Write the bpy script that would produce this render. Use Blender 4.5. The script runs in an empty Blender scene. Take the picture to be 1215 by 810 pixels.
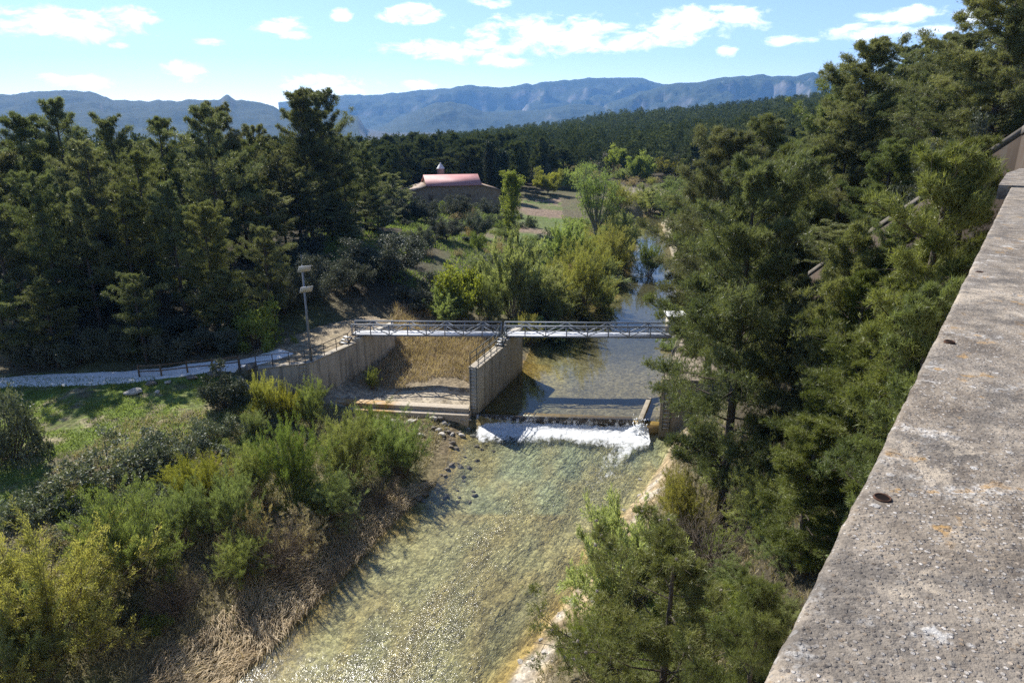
import bpy, math, random
import numpy as np
C = bpy.context.scene
COL = C.collection
R = math.radians
rnd = random.Random(7)

# ------------------------------------------------------------------ camera, sky, sun, exposure
F, CX, CY, TH, CAMZ = 810.0, 607.5, 405.0, R(18.1), 21.5
cam_d = bpy.data.cameras.new('camera'); cam = bpy.data.objects.new('camera', cam_d); COL.objects.link(cam)
cam.location = (0, 0, CAMZ); cam.rotation_euler = (R(90) - TH, 0, 0)
cam_d.sensor_width = 36; cam_d.lens = 24.0; cam_d.clip_start = 0.05; cam_d.clip_end = 30000
C.camera = cam
SUN_AZ, SUN_EL = R(-38), R(44.5)           # azimuth from +Y towards +X
sun_d = bpy.data.lights.new('sun', 'SUN'); sun_d.energy = 4.3; sun_d.angle = R(0.53); sun_d.color = (1, 0.955, 0.88)
sun = bpy.data.objects.new('sun', sun_d); COL.objects.link(sun); sun.location = (-60, 80, 120)
sun.rotation_euler = (R(90) - SUN_EL, 0, -SUN_AZ + R(180))
C.view_settings.view_transform = 'Standard'; C.view_settings.look = 'None'
C.view_settings.gamma = 1.0; C.view_settings.exposure = 1.12; C.view_settings.use_curve_mapping = False
C.render.engine = 'CYCLES'
cy = C.cycles
cy.max_bounces = 6; cy.diffuse_bounces = 4; cy.glossy_bounces = 2; cy.transmission_bounces = 3
cy.volume_bounces = 1; cy.transparent_max_bounces = 10; cy.sample_clamp_indirect = 6
cy.use_denoising = False
cy.caustics_reflective = False; cy.caustics_refractive = False

W = bpy.data.worlds.new('World'); C.world = W; W.use_nodes = True
def build_world():
    nt = W.node_tree; N = nt.nodes; L = nt.links
    N.clear()
    out = N.new('ShaderNodeOutputWorld'); bg = N.new('ShaderNodeBackground')
    sky = N.new('ShaderNodeTexSky'); sky.sky_type = 'NISHITA'; sky.sun_disc = False
    sky.sun_elevation = SUN_EL; sky.sun_rotation = SUN_AZ; sky.altitude = 2200
    sky.air_density = 1.0; sky.dust_density = 0.0; sky.ozone_density = 2.0
    tc = N.new('ShaderNodeTexCoord')
    sep = N.new('ShaderNodeSeparateXYZ'); L.new(tc.outputs['Generated'], sep.inputs[0])
    def M(op, a, b=None, c=None):
        n = N.new('ShaderNodeMath'); n.operation = op
        for i, v in enumerate((a, b, c)):
            if v is None: continue
            if isinstance(v, (int, float)): n.inputs[i].default_value = v
            else: L.new(v, n.inputs[i])
        return n.outputs[0]
    az = M('ARCTAN2', sep.outputs[0], sep.outputs[1]); el = M('ARCSINE', sep.outputs[2])
    # clouds: (px, py, half width, half height) measured in the sky directions they occupy
    cl = [(70, 29, 95, 19), (150, 18, 42, 12), (338, 34, 38, 13), (222, 86, 27, 13), (92, 98, 44, 10), (487, 16, 42, 13),
          (545, 60, 105, 14), (655, 42, 110, 24), (830, 26, 85, 19), (765, 50, 60, 12), (385, 100, 62, 13), (935, 49, 32, 7), (862, 62, 14, 8),
          (1030, 38, 48, 13), (1075, 20, 58, 11), (1160, 18, 34, 14), (404, 17, 15, 8), (580, 3, 26, 7), (495, 101, 24, 8),
          (248, 50, 18, 6), (1110, 35, 30, 8), (600, 74, 40, 8), (143, 55, 14, 5), (860, 10, 26, 6), (980, -60, 120, 30), (300, -80, 160, 34)]
    acc = None
    for px, py, w, h in cl:
        r_, u_ = px - CX, CY - py
        fw = F*math.cos(TH) + u_*math.sin(TH); up = -F*math.sin(TH) + u_*math.cos(TH)
        d = math.sqrt(r_*r_ + fw*fw + up*up)
        a0 = math.atan2(r_, fw); e0 = math.asin(up/d); k = 1.0/d
        ax = M('MULTIPLY', M('SUBTRACT', az, a0), 1/(w*k*math.sqrt(1 + (up/fw)**2)))
        ey = M('MULTIPLY', M('SUBTRACT', el, e0), 1/(h*k))
        q = M('SUBTRACT', 1.0, M('ADD', M('MULTIPLY', ax, ax), M('MULTIPLY', ey, ey)))
        acc = q if acc is None else M('MAXIMUM', acc, q)
    acc = M('MAXIMUM', acc, -1.2)
    comb = N.new('ShaderNodeCombineXYZ'); L.new(az, comb.inputs[0]); L.new(M('MULTIPLY', el, 2.2), comb.inputs[1])
    n1 = N.new('ShaderNodeTexNoise'); n1.inputs['Scale'].default_value = 24; n1.inputs['Detail'].default_value = 9
    n1.inputs['Roughness'].default_value = 0.62; n1.inputs['Distortion'].default_value = 0.35
    L.new(comb.outputs[0], n1.inputs['Vector'])
    s = M('ADD', M('MULTIPLY', acc, 0.62), M('MULTIPLY', M('SUBTRACT', n1.outputs[0], 0.5), 2.7))
    mr = N.new('ShaderNodeMapRange'); mr.interpolation_type = 'SMOOTHSTEP'
    mr.inputs['From Min'].default_value = 0.0; mr.inputs['From Max'].default_value = 0.75
    L.new(s, mr.inputs['Value'])
    mix = N.new('ShaderNodeMix'); mix.data_type = 'RGBA'
    L.new(M('MULTIPLY', mr.outputs[0], 0.9), mix.inputs['Factor']); wb = N.new('ShaderNodeMix'); wb.data_type = 'RGBA'; wb.blend_type = 'MULTIPLY'; wb.inputs['Factor'].default_value = 1; wb.inputs['B'].default_value = (.97, .925, 1.0, 1)
    L.new(sky.outputs[0], wb.inputs['A']); L.new(wb.outputs['Result'], mix.inputs['A'])
    mix.inputs['B'].default_value = (11.2, 11.5, 11.8, 1)
    L.new(mix.outputs['Result'], bg.inputs['Color']); bg.inputs['Strength'].default_value = 0.088
    L.new(bg.outputs[0], out.inputs[0])
build_world()

# ------------------------------------------------------------------ helpers
def ray(px, py):
    r_, u_ = px - CX, CY - py
    return r_, F*math.cos(TH) + u_*math.sin(TH), -F*math.sin(TH) + u_*math.cos(TH)
def P(px, py, z):
    r_, f_, u_ = ray(px, py); s = (z - CAMZ)/u_
    return np.array((r_*s, f_*s, z))
def PY(px, py, Y):
    r_, f_, u_ = ray(px, py); s = Y/f_
    return np.array((r_*s, Y, CAMZ + u_*s))

def hash2(ix, iy, seed):
    n = (ix.astype(np.int64)*374761393 + iy.astype(np.int64)*668265263 + seed*1442695041) & 0xffffffff
    n = ((n ^ (n >> 13))*1274126177) & 0xffffffff
    return ((n ^ (n >> 16)) & 0xffff)/65535.0
def vnoise(x, y, seed=0):
    x = np.asarray(x, float); y = np.asarray(y, float)
    ix, iy = np.floor(x), np.floor(y); fx, fy = x - ix, y - iy
    fx = fx*fx*(3 - 2*fx); fy = fy*fy*(3 - 2*fy)
    a = hash2(ix, iy, seed); b = hash2(ix + 1, iy, seed); c = hash2(ix, iy + 1, seed); d = hash2(ix + 1, iy + 1, seed)
    return (a*(1 - fx) + b*fx)*(1 - fy) + (c*(1 - fx) + d*fx)*fy
def fbm(x, y, oct=4, seed=0, gain=0.5):
    t, a, n = 0, 1, 0
    for o in range(oct):
        t = t + a*(vnoise(x*2**o + 17.3*o, y*2**o - 9.1*o, seed + o) - 0.5)*2; n += a; a *= gain
    return t/n
def inpoly(x, y, poly):
    x = np.asarray(x); r = np.zeros(x.shape, bool); n = len(poly)
    for i in range(n):
        x0, y0 = poly[i][:2]; x1, y1 = poly[(i + 1) % n][:2]
        if y0 == y1: continue
        r ^= ((y0 > y) != (y1 > y)) & (x < (x1 - x0)*(y - y0)/(y1 - y0) + x0)
    return r
def sstep(a, b, x):
    t = np.clip((x - a)/(b - a), 0, 1); return t*t*(3 - 2*t)

def np_mesh(name, V, Fc, attrs=None, smooth=False):
    """V (n,3); Fc (m,3|4) or a list of such arrays"""
    me = bpy.data.meshes.new(name)
    Fs = [f for f in (Fc if isinstance(Fc, list) else [Fc]) if len(f)]
    me.vertices.add(len(V)); me.vertices.foreach_set('co', np.asarray(V, np.float32).ravel())
    idx = np.concatenate([np.asarray(f, np.int32).ravel() for f in Fs])
    tot = np.concatenate([np.full(len(f), f.shape[1], np.int32) for f in Fs])
    st = np.concatenate([[0], np.cumsum(tot)[:-1]]).astype(np.int32)
    me.loops.add(len(idx)); me.loops.foreach_set('vertex_index', idx)
    me.polygons.add(len(tot)); me.polygons.foreach_set('loop_start', st)
    for k, v in (attrs or {}).items():
        v = np.asarray(v, np.float32)
        if v.ndim == 1:
            a = me.attributes.new(k, 'FLOAT', 'POINT'); a.data.foreach_set('value', v)
        else:
            a = me.attributes.new(k, 'FLOAT_COLOR', 'POINT'); a.data.foreach_set('color', np.c_[v, np.ones(len(v))].astype(np.float32).ravel())
    me.update(calc_edges=True)
    if smooth: me.polygons.foreach_set('use_smooth', np.ones(len(tot), bool))
    return me
def link(name, me, mat=None, parent=None):
    o = bpy.data.objects.new(name, me); COL.objects.link(o)
    if mat is not None and me is not None and not me.materials: me.materials.append(mat)
    if parent is not None: o.parent = parent
    return o
def tag(o, label=None, cat=None, group=None, kind=None):
    if label: o['label'] = label
    if cat: o['category'] = cat
    if group: o['group'] = group
    if kind: o['kind'] = kind
    return o
def thing(name, label, cat, loc=(0, 0, 0), rz=0.0, group=None):
    o = bpy.data.objects.new(name, None); COL.objects.link(o); o.location = [float(v) for v in loc]; o.rotation_euler = (0, 0, rz)
    o.empty_display_size = 0.3
    return tag(o, label, cat, group)

class MB:
    """collects boxes, bars, tubes into one mesh"""
    def __init__(s): s.v = []; s.f4 = []; s.f3 = []; s.n = 0
    def add(s, V, q=None, t=None):
        V = np.asarray(V, float)
        if q is not None and len(q): s.f4.append(np.asarray(q) + s.n)
        if t is not None and len(t): s.f3.append(np.asarray(t) + s.n)
        s.v.append(V); s.n += len(V)
    def hexa(s, P8):   # bottom 4 ccw, top 4 ccw
        s.add(P8, [[3, 2, 1, 0], [4, 5, 6, 7], [0, 1, 5, 4], [1, 2, 6, 5], [2, 3, 7, 6], [3, 0, 4, 7]])
    def box(s, c, d, rz=0.0):
        hx, hy, hz = d[0]/2, d[1]/2, d[2]/2; ca, sa = math.cos(rz), math.sin(rz)
        pts = []
        for z in (-hz, hz):
            for x, y in ((-hx, -hy), (hx, -hy), (hx, hy), (-hx, hy)):
                pts.append((c[0] + x*ca - y*sa, c[1] + x*sa + y*ca, c[2] + z))
        s.hexa(pts)
    def bar(s, p, q, w, h, up=(0, 0, 1)):
        p, q = np.array(p, float), np.array(q, float); d = q - p; d /= np.linalg.norm(d)
        a = np.cross(d, up); 
        if np.linalg.norm(a) < 1e-4: a = np.cross(d, (1, 0, 0))
        a /= np.linalg.norm(a); b = np.cross(a, d)
        a, b = a*w/2, b*h/2
        s.hexa([p - a - b, p + a - b, q + a - b, q - a - b, p - a + b, p + a + b, q + a + b, q - a + b])
    def tube(s, pts, rad, n=6, cap=True):
        pts = np.asarray(pts, float); m = len(pts); rad = np.broadcast_to(np.asarray(rad, float), (m,))
        t = np.gradient(pts, axis=0); t /= np.linalg.norm(t, axis=1)[:, None] + 1e-9
        ref = np.where(np.abs(t[:, 2:3]) > 0.9, [[1., 0, 0]], [[0, 0, 1.]])
        a = np.cross(t, ref); a /= np.linalg.norm(a, axis=1)[:, None]; b = np.cross(t, a)
        if abs(t[0, 2]) > 0.9 or abs(t[-1, 2]) > 0.9:   # keep one frame
            ref = np.array([1., 0, 0]) if np.mean(np.abs(t[:, 0])) < 0.8 else np.array([0, 1., 0])
            a = np.cross(t, ref); a /= np.linalg.norm(a, axis=1)[:, None] + 1e-9; b = np.cross(t, a)
        an = np.arange(n)*2*math.pi/n
        V = pts[:, None] + rad[:, None, None]*(np.cos(an)[None, :, None]*a[:, None] + np.sin(an)[None, :, None]*b[:, None])
        i = np.arange(m - 1)[:, None]*n; j = np.arange(n)[None]; k = (j + 1) % n
        q = np.stack([i + j, i + k, i + n + k, i + n + j], -1).reshape(-1, 4)
        V = V.reshape(-1, 3); tr = None
        if cap:
            V = np.r_[V, pts[:1], pts[-1:]]
            j = np.arange(n); k = (j + 1) % n
            tr = np.r_[np.c_[k, j, np.full(n, m*n)], np.c_[(m - 1)*n + j, (m - 1)*n + k, np.full(n, m*n + 1)]]
        s.add(V, q, tr)
    def mesh(s, name, smooth=False):
        fs = []
        if s.f4: fs.append(np.concatenate(s.f4))
        if s.f3: fs.append(np.concatenate(s.f3))
        return np_mesh(name, np.concatenate(s.v), fs, smooth=smooth)
    def build(s, name, mat, parent=None, smooth=False, bevel=0.0):
        o = link(name, s.mesh(name, smooth), mat, parent)
        if bevel:
            b = o.modifiers.new('bevel', 'BEVEL'); b.width = bevel; b.segments = 2; b.limit_method = 'ANGLE'
        return o

# ------------------------------------------------------------------ materials
class NT:
    def __init__(s, name):
        s.m = bpy.data.materials.new(name); s.m.use_nodes = True
        s.t = s.m.node_tree; s.N = s.t.nodes; s.L = s.t.links; s.N.clear()
        s.out = s.N.new('ShaderNodeOutputMaterial')
    def n(s, typ, ins=None, **kw):
        x = s.N.new(typ)
        for k, v in kw.items(): setattr(x, k, v)
        for k, v in (ins or {}).items(): s.set(x.inputs[k], v)
        return x
    def set(s, sock, v):
        if isinstance(v, bpy.types.NodeSocket): s.L.new(v, sock)
        elif isinstance(v, bpy.types.Node): s.L.new(v.outputs[0], sock)
        else:
            if hasattr(sock.default_value, '__len__') and len(sock.default_value) == 4 and len(v) == 3: v = (*v, 1)
            sock.default_value = v
    def pos(s): return s.n('ShaderNodeNewGeometry').outputs['Position']
    def oc(s): return s.n('ShaderNodeTexCoord').outputs['Object']
    def math(s, op, a, b=0.0, clamp=False):
        x = s.n('ShaderNodeMath', operation=op, use_clamp=clamp); s.set(x.inputs[0], a); s.set(x.inputs[1], b); return x.outputs[0]
    def map(s, v, a, b, c=0.0, d=1.0):
        x = s.n('ShaderNodeMapRange', {'Value': v, 'From Min': a, 'From Max': b, 'To Min': c, 'To Max': d}); return x.outputs[0]
    def noise(s, vec, scale, detail=4, rough=0.55, dist=0.0):
        return s.n('ShaderNodeTexNoise', {'Vector': vec, 'Scale': scale, 'Detail': detail, 'Roughness': rough, 'Distortion': dist}).outputs[0]
    def scale(s, vec, sc):
        return s.n('ShaderNodeMapping', {'Vector': vec, 'Scale': sc}).outputs[0]
    def mix(s, f, a, b, mode='MIX'):
        x = s.n('ShaderNodeMix', data_type='RGBA', blend_type=mode)
        s.set(x.inputs['Factor'], f); s.set(x.inputs['A'], a); s.set(x.inputs['B'], b); return x.outputs['Result']
    def bump(s, h, st=0.5, d=0.02, nrm=None):
        ins = {'Height': h, 'Strength': st, 'Distance': d}
        if nrm is not None: ins['Normal'] = nrm
        return s.n('ShaderNodeBump', ins).outputs[0]
    def bsdf(s, col, rough=0.8, nrm=None, spec=0.3, metal=0.0):
        ins = {'Base Color': col, 'Roughness': rough, 'Specular IOR Level': spec, 'Metallic': metal}
        if nrm is not None: ins['Normal'] = nrm
        return s.n('ShaderNodeBsdfPrincipled', ins).outputs[0]
    def done(s, sh): s.L.new(sh, s.out.inputs[0]); return s.m

def m_leaf(name, c1, c2, trans=0.35, spec=0.25, var=0.3, rough=0.55):
    t = NT(name)
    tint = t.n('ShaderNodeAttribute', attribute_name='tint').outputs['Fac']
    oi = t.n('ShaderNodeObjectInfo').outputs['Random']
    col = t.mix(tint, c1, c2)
    hsv = t.n('ShaderNodeHueSaturation', {'Hue': t.map(oi, 0, 1, 0.5 - 0.03*var/0.3, 0.5 + 0.03*var/0.3), 'Saturation': t.map(t.math('FRACT', t.math('MULTIPLY', oi, 7.3)), 0, 1, 1 - var, 1 + var*0.5),
                                          'Value': t.map(t.math('FRACT', t.math('MULTIPLY', oi, 13.7)), 0, 1, 1 - var, 1 + var), 'Color': col}).outputs[0]
    d = t.bsdf(hsv, rough, spec=spec)
    tr = t.n('ShaderNodeBsdfTranslucent', {'Color': t.mix(1.0, hsv, (1.25, 1.3, 0.65), 'MULTIPLY')}).outputs[0]
    return t.done(t.n('ShaderNodeMixShader', {0: trans, 1: d, 2: tr}).outputs[0])
def m_bark(name, c1, c2):
    t = NT(name); v = t.oc()
    n = t.noise(t.scale(v, (6, 6, 1.6)), 3, 6, 0.65)
    return t.done(t.bsdf(t.mix(t.map(n, 0.35, 0.65), c1, c2), 0.9, t.bump(n, 0.7, 0.05), 0.1))
def m_plain(name, col, rough=0.6, metal=0.0, var=0.15, sc=6.0, spec=0.4):
    t = NT(name); v = t.oc(); n = t.noise(v, sc, 5, 0.6)
    c2 = tuple(x*(1 - var*1.6) for x in col); c1 = tuple(x*(1 + var) for x in col)
    return t.done(t.bsdf(t.mix(t.map(n, 0.3, 0.7), c2, c1), rough, t.bump(n, 0.15, 0.01), spec, metal))
def m_concrete(name, base=(0.47, 0.43, 0.355), streak=0.6):
    t = NT(name); v = t.pos()
    n = t.noise(v, 1.1, 6, 0.6); f = t.noise(v, 22, 4, 0.6)
    st = t.noise(t.scale(v, (2.6, 2.6, 0.13)), 1.0, 5, 0.62)           # rain streaks run down
    col = t.mix(t.map(n, 0.3, 0.7), tuple(x*0.74 for x in base), tuple(x*1.12 for x in base))
    col = t.mix(t.math('MULTIPLY', t.map(st, 0.50, 0.64), streak), col, (0.085, 0.078, 0.065))
    col = t.mix(t.map(t.noise(v, 5, 3), 0.58, 0.75, 0, 0.4), col, tuple(x*1.15 for x in base))
    col = t.mix(t.map(t.math('ADD', t.n('ShaderNodeSeparateXYZ', {0: v}).outputs[2], t.math('MULTIPLY', n, .9)), 1.0, .35, 0, .6), col, (0.13, 0.115, 0.08))
    col = t.mix(t.map(f, 0.3, 0.7, 0, 0.35), col, tuple(x*0.6 for x in base))
    w = t.n('ShaderNodeTexWave', {'Vector': v, 'Scale': 0.32, 'Distortion': 0.6, 'Detail': 1}, bands_direction='Z', wave_profile='SAW').outputs['Fac']
    h = t.math('ADD', t.math('MULTIPLY', f, 0.5), t.math('MULTIPLY', t.map(w, 0.0, 0.04), 0.6))
    return t.done(t.bsdf(col, 0.9, t.bump(h, 0.35, 0.02), 0.2))

M_CONC = m_concrete('weathered_concrete')
M_CONC_TOP = m_concrete('pale_concrete', (0.42, 0.37, 0.29), 0.25)
M_STEEL = m_plain('galvanised_steel', (0.24, 0.26, 0.29), 0.5, 0.25, 0.2, 9)
M_DECK = m_plain('deck_grating', (0.52, 0.53, 0.55), 0.55, 0.2, 0.15, 8)
M_DARK = m_plain('dark_green_paint', (0.025, 0.04, 0.038), 0.5, 0.0, 0.2, 10)
M_RUSTY = m_plain('dull_iron', (0.10, 0.085, 0.07), 0.65, 0.3, 0.35, 14)
M_RUNG = m_plain('pale_rung', (0.55, 0.55, 0.54), 0.5, 0.2, 0.15, 9)
M_WHITE = m_plain('white_painted_sheet', (0.74, 0.74, 0.72), 0.5, 0, 0.06, 4)
M_TIMBER = m_plain('weathered_timber', (0.17, 0.12, 0.08), 0.85, 0, 0.35, 7, 0.15)
M_PANEL = m_plain('solar_cells', (0.02, 0.025, 0.05), 0.18, 0, 0.2, 5, 0.6)
M_PANELBACK = m_plain('panel_backsheet', (0.62, 0.62, 0.60), 0.6, 0, 0.1, 5)
M_BARK = m_bark('pine_bark', (0.05, 0.04, 0.033), (0.15, 0.125, 0.105))
M_BARK_PALE = m_bark('pale_bark', (0.13, 0.12, 0.10), (0.30, 0.28, 0.24))
M_TWIG = m_bark('dry_twig', (0.10, 0.08, 0.065), (0.21, 0.175, 0.14))
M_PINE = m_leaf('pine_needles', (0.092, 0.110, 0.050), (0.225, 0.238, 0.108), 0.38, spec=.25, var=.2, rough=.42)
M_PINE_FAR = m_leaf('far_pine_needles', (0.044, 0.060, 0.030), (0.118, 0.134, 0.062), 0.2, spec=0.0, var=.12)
M_PINE_YOUNG = m_leaf('young_pine_needles', (0.088, 0.108, 0.034), (0.205, 0.222, 0.072), 0.36, spec=.25, var=0.18, rough=.42)  # yellower green needles for the light green pines
M_OAK = m_leaf('holm_oak_leaves', (0.060, 0.072, 0.046), (0.145, 0.155, 0.110), 0.15, 0.25, 0.2, 0.55)
M_CYP = m_leaf('cypress_leaves', (0.024, 0.038, 0.02), (0.045, 0.062, 0.03), 0.15)
M_TAM = m_leaf('feathery_leaves', (0.135, 0.172, 0.052), (0.285, 0.325, 0.115), 0.42, 0.2, 0.2)
M_YEL = m_leaf('yellow_catkin_leaves', (0.20, 0.205, 0.045), (0.42, 0.39, 0.10), 0.45, 0.2, 0.12)
M_WIL = m_leaf('willow_leaves', (0.20, 0.235, 0.085), (0.35, 0.39, 0.17), 0.45, 0.25, 0.22)
M_POP = m_leaf('poplar_leaves', (0.19, 0.24, 0.035), (0.30, 0.34, 0.06), 0.5, 0.3, 0.15)
M_BRAM = m_leaf('bramble_leaves', (0.080, 0.100, 0.055), (0.19, 0.21, 0.135), 0.22, 0.4, 0.2)
M_GRASS = m_leaf('meadow_grass', (0.115, 0.175, 0.022), (0.235, 0.29, 0.055), 0.4, 0.2, 0.2)
M_DRY = m_leaf('dry_reed', (0.36, 0.28, 0.145), (0.66, 0.55, 0.33), 0.25, 0.2, 0.15)
M_BAYREED = m_leaf('bay_reed', (0.27, 0.205, 0.125), (0.52, 0.42, 0.28), 0.25, 0.2, 0.15)
M_BROWNREED = m_leaf('brown_reed', (0.20, 0.165, 0.075), (0.47, 0.38, 0.21), 0.25, 0.2, 0.15)

# ------------------------------------------------------------------ river edges and terrain height
ZU, ZL = 0.0, -0.85                                     # water above and below the weir
_lo_l = [P(x, y, ZL)[:2] for x, y in ((545, 511), (531, 545), (520, 575), (475, 612), (440, 650), (398, 692), (340, 750), (280, 810))]
_lo_r = [P(x, y, ZL)[:2] for x, y in ((800, 520), (788, 548), (762, 585), (730, 622), (705, 660), (690, 690), (650, 742), (605, 805))]
_up_l = [P(x, y, ZU)[:2] for x, y in ((568, 490), (617, 441), (632, 408), (655, 388), (690, 366), (726, 350), (735, 335), (744, 310), (752, 285), (757, 264))]
_up_r = [P(x, y, ZU)[:2] for x, y in ((784, 500), (797, 440), (803, 390), (803, 345), (797, 300), (786, 265))]
WEIR_L, WEIR_R = P(562, 491, 0)[:2], P(790, 500, 0)[:2]
def _prep(pts, pre, post):
    a = np.array(pre + sorted([tuple(p) for p in pts], key=lambda p: p[1]) + post); return a[:, 1], a[:, 0]
LLy, LLx = _prep(_lo_l, [(-60, -34), (-36, -8), (-19, 10)], [])
LRy, LRx = _prep(_lo_r, [(-44, -48), (-16, -10), (-6, 10)], [])
ULy, ULx = _prep(_up_l, [], [(31, 160), (26, 175), (18, 190), (12, 200)])
URy, URx = _prep(_up_r, [], [(38, 160), (35, 178), (26, 196), (12, 203)])
def weir_y(x): return WEIR_L[1] + (WEIR_R[1] - WEIR_L[1])*(x - WEIR_L[0])/(WEIR_R[0] - WEIR_L[0])
def edges(y):
    up = y > 47.3
    xl = np.where(up, np.interp(y, ULy, ULx), np.interp(y, LLy, LLx))
    xr = np.where(up, np.interp(y, URy, URx), np.interp(y, LRy, LRx))
    return xl, xr
WALL_A, WALL_B = np.array((-15.5, 49.2)), np.array((-10.9, 58.4))     # left abutment, face to the river
WALL_C = np.array((-19.0, 47.9))
PAD = [(-15.7, 49.3), (-19.0, 48.1), (-23.0, 48.2), (-22.0, 51.5), (-17.0, 60.0), (-13.5, 63.0), (-11.0, 61.0), (-11.2, 58.4)]
# wing wall on the right hillside
WW = [np.array(PY(1260, 118, 17.0)), np.array(PY(1215, 150, 20.0)), np.array(PY(1010, 287, 30.0)), np.array(PY(960, 322, 34.0))]
_ctrl = [
 # left bank, near
 (P(0, 600, 2.0)), (P(0, 700, 0.8)), (P(150, 750, 0.0)), (P(230, 770, -.4)), (P(300, 600, 1.0)), (P(150, 600, 1.9)), (P(250, 500, 2.5)), (P(150, 500, 2.8)),
 (P(50, 500, 2.9)), (P(400, 570, 0.1)), (P(320, 530, 1.0)), (P(0, 455, 3.5)), (P(100, 450, 3.5)), (P(200, 443, 3.55)), (P(275, 438, 3.6)), (P(0, 435, 3.7)), (P(150, 432, 3.7)),
 (P(400, 500, 0.0)), (P(460, 520, -0.3)), (P(330, 480, 1.2)), (P(360, 640, 0.2)), (P(-100, 460, 3.6)), (P(-150, 600, 2.2)), (-30, 12, -.2), (-40, 25, 2.0), (-55, 40, 4.0), (-70, 10, 3),
 # dry bay
 (-8, 50, .15), (-5, 51, .1), (-11, 53, .25), (-6, 55, .5), (-8, 60, 1.0), (-4, 62, 1.0), (-10, 66, 2.2), (-4, 70, 1.6), (0, 66, .5),
 # left forest
 (-24, 54, 4.2), (-32, 54, 4.6), (-45, 52, 5.0), (-30, 62, 6.5), (-30, 74, 7.5), (-45, 65, 7), (-60, 80, 8), (-18, 66, 5.0), (-18, 78, 6.2), (-40, 110, 7), (-60, 60, 6.5),
 (-10, 80, 4.2), (-4, 84, 2.6), (4, 90, 1.6), (-10, 100, 5), (0, 110, 2.3), (10, 112, 1.6), (-25, 140, 5.0), (-12, 146, 3.9), (0, 146, 3.5), (8, 144, 2.6), (18, 140, 1.6), (10, 170, 4), (-40, 200, 5), (-100, 150, 4), (-120, 60, 7),
 (0, 230, 7), (40, 220, 4), (70, 200, 5), (-60, 400, -3), (-200, 400, -9), (60, 380, 9), (0, 600, 1), (60, 800, 8), (150, 600, 20), (300, 700, 36), (450, 700, 46), (150, 350, 14), (200, 450, 24), (-200, 700, -18), (-500, 600, -22), (0, 1000, -16), (400, 1000, 18), (700, 800, 50),
 (-1500, 1500, -50), (0, 2000, -50), (1500, 1500, 30), (-3000, 4000, -50), (0, 5000, -50), (3000, 4000, -20), (-6000, 7000, -50), (6000, 7000, -50), (-6000, 0, -10), (6000, 0, 30), (0, 7000, -50), (-600, 0, 20), (0, -7000, 0), (6000, -7000, 0), (-6000, -7000, 0),
 # right bank
 (2, 17, .8), (5, 23, 1.6), (8, 27, 1.6), (11.5, 31, 3.0), (12.5, 36, 3.2), (13.5, 42, 3.0), (15, 46, 3.6), (16, 55, 3.7), (18, 50, 5.0), (20, 46, 7), (19, 40, 7.5), (14.4, 31, 7.6), (13.5, 26, 7.5), (8, 18, 5.5), (5, 12, 6.5), (11, 18, 9.5), (8, 9, 9), (-2, 8, 0.5), (-6, 2, 0),
 (20, 62, 4.5), (24, 56, 8.5), (28, 66, 9), (26, 80, 4), (32, 92, 3.5), (34, 76, 11), (40, 110, 5), (42, 140, 4), (60, 130, 12), (60, 160, 9),
 (16.5, 30, 16.0), (16.5, 25, 18.6), (16.5, 20, 20.8), (17.5, 36, 13.6), (20, 30, 17), (22, 40, 14.5), (26, 50, 15.0), (26, 36, 18.5), (24, 26, 21), (34, 42, 21.5), (34, 55, 19), (44, 60, 25), (44, 80, 20), (55, 50, 31), (60, 90, 24), (80, 120, 22), (90, 80, 34), (120, 140, 28), (40, 25, 27), (30, 10, 25), (70, 30, 38), (150, 60, 45), (120, 220, 18), (200, 150, 40), (300, 300, 42), (600, 300, 60), (20, -20, 22), (60, -60, 34),
]
_ctrl = np.array([tuple(map(float, c)) for c in _ctrl])
def _phi(d2): return np.sqrt(d2 + 1.5)
_n = len(_ctrl); _A = np.zeros((_n + 1, _n + 1))
_A[:_n, :_n] = _phi(((_ctrl[:, None, :2] - _ctrl[None, :, :2])**2).sum(-1)) - np.eye(_n)*0.05
_A[_n, :_n] = 1; _A[:_n, _n] = 1
_w = np.linalg.solve(_A, np.r_[_ctrl[:, 2], 0])
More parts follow.
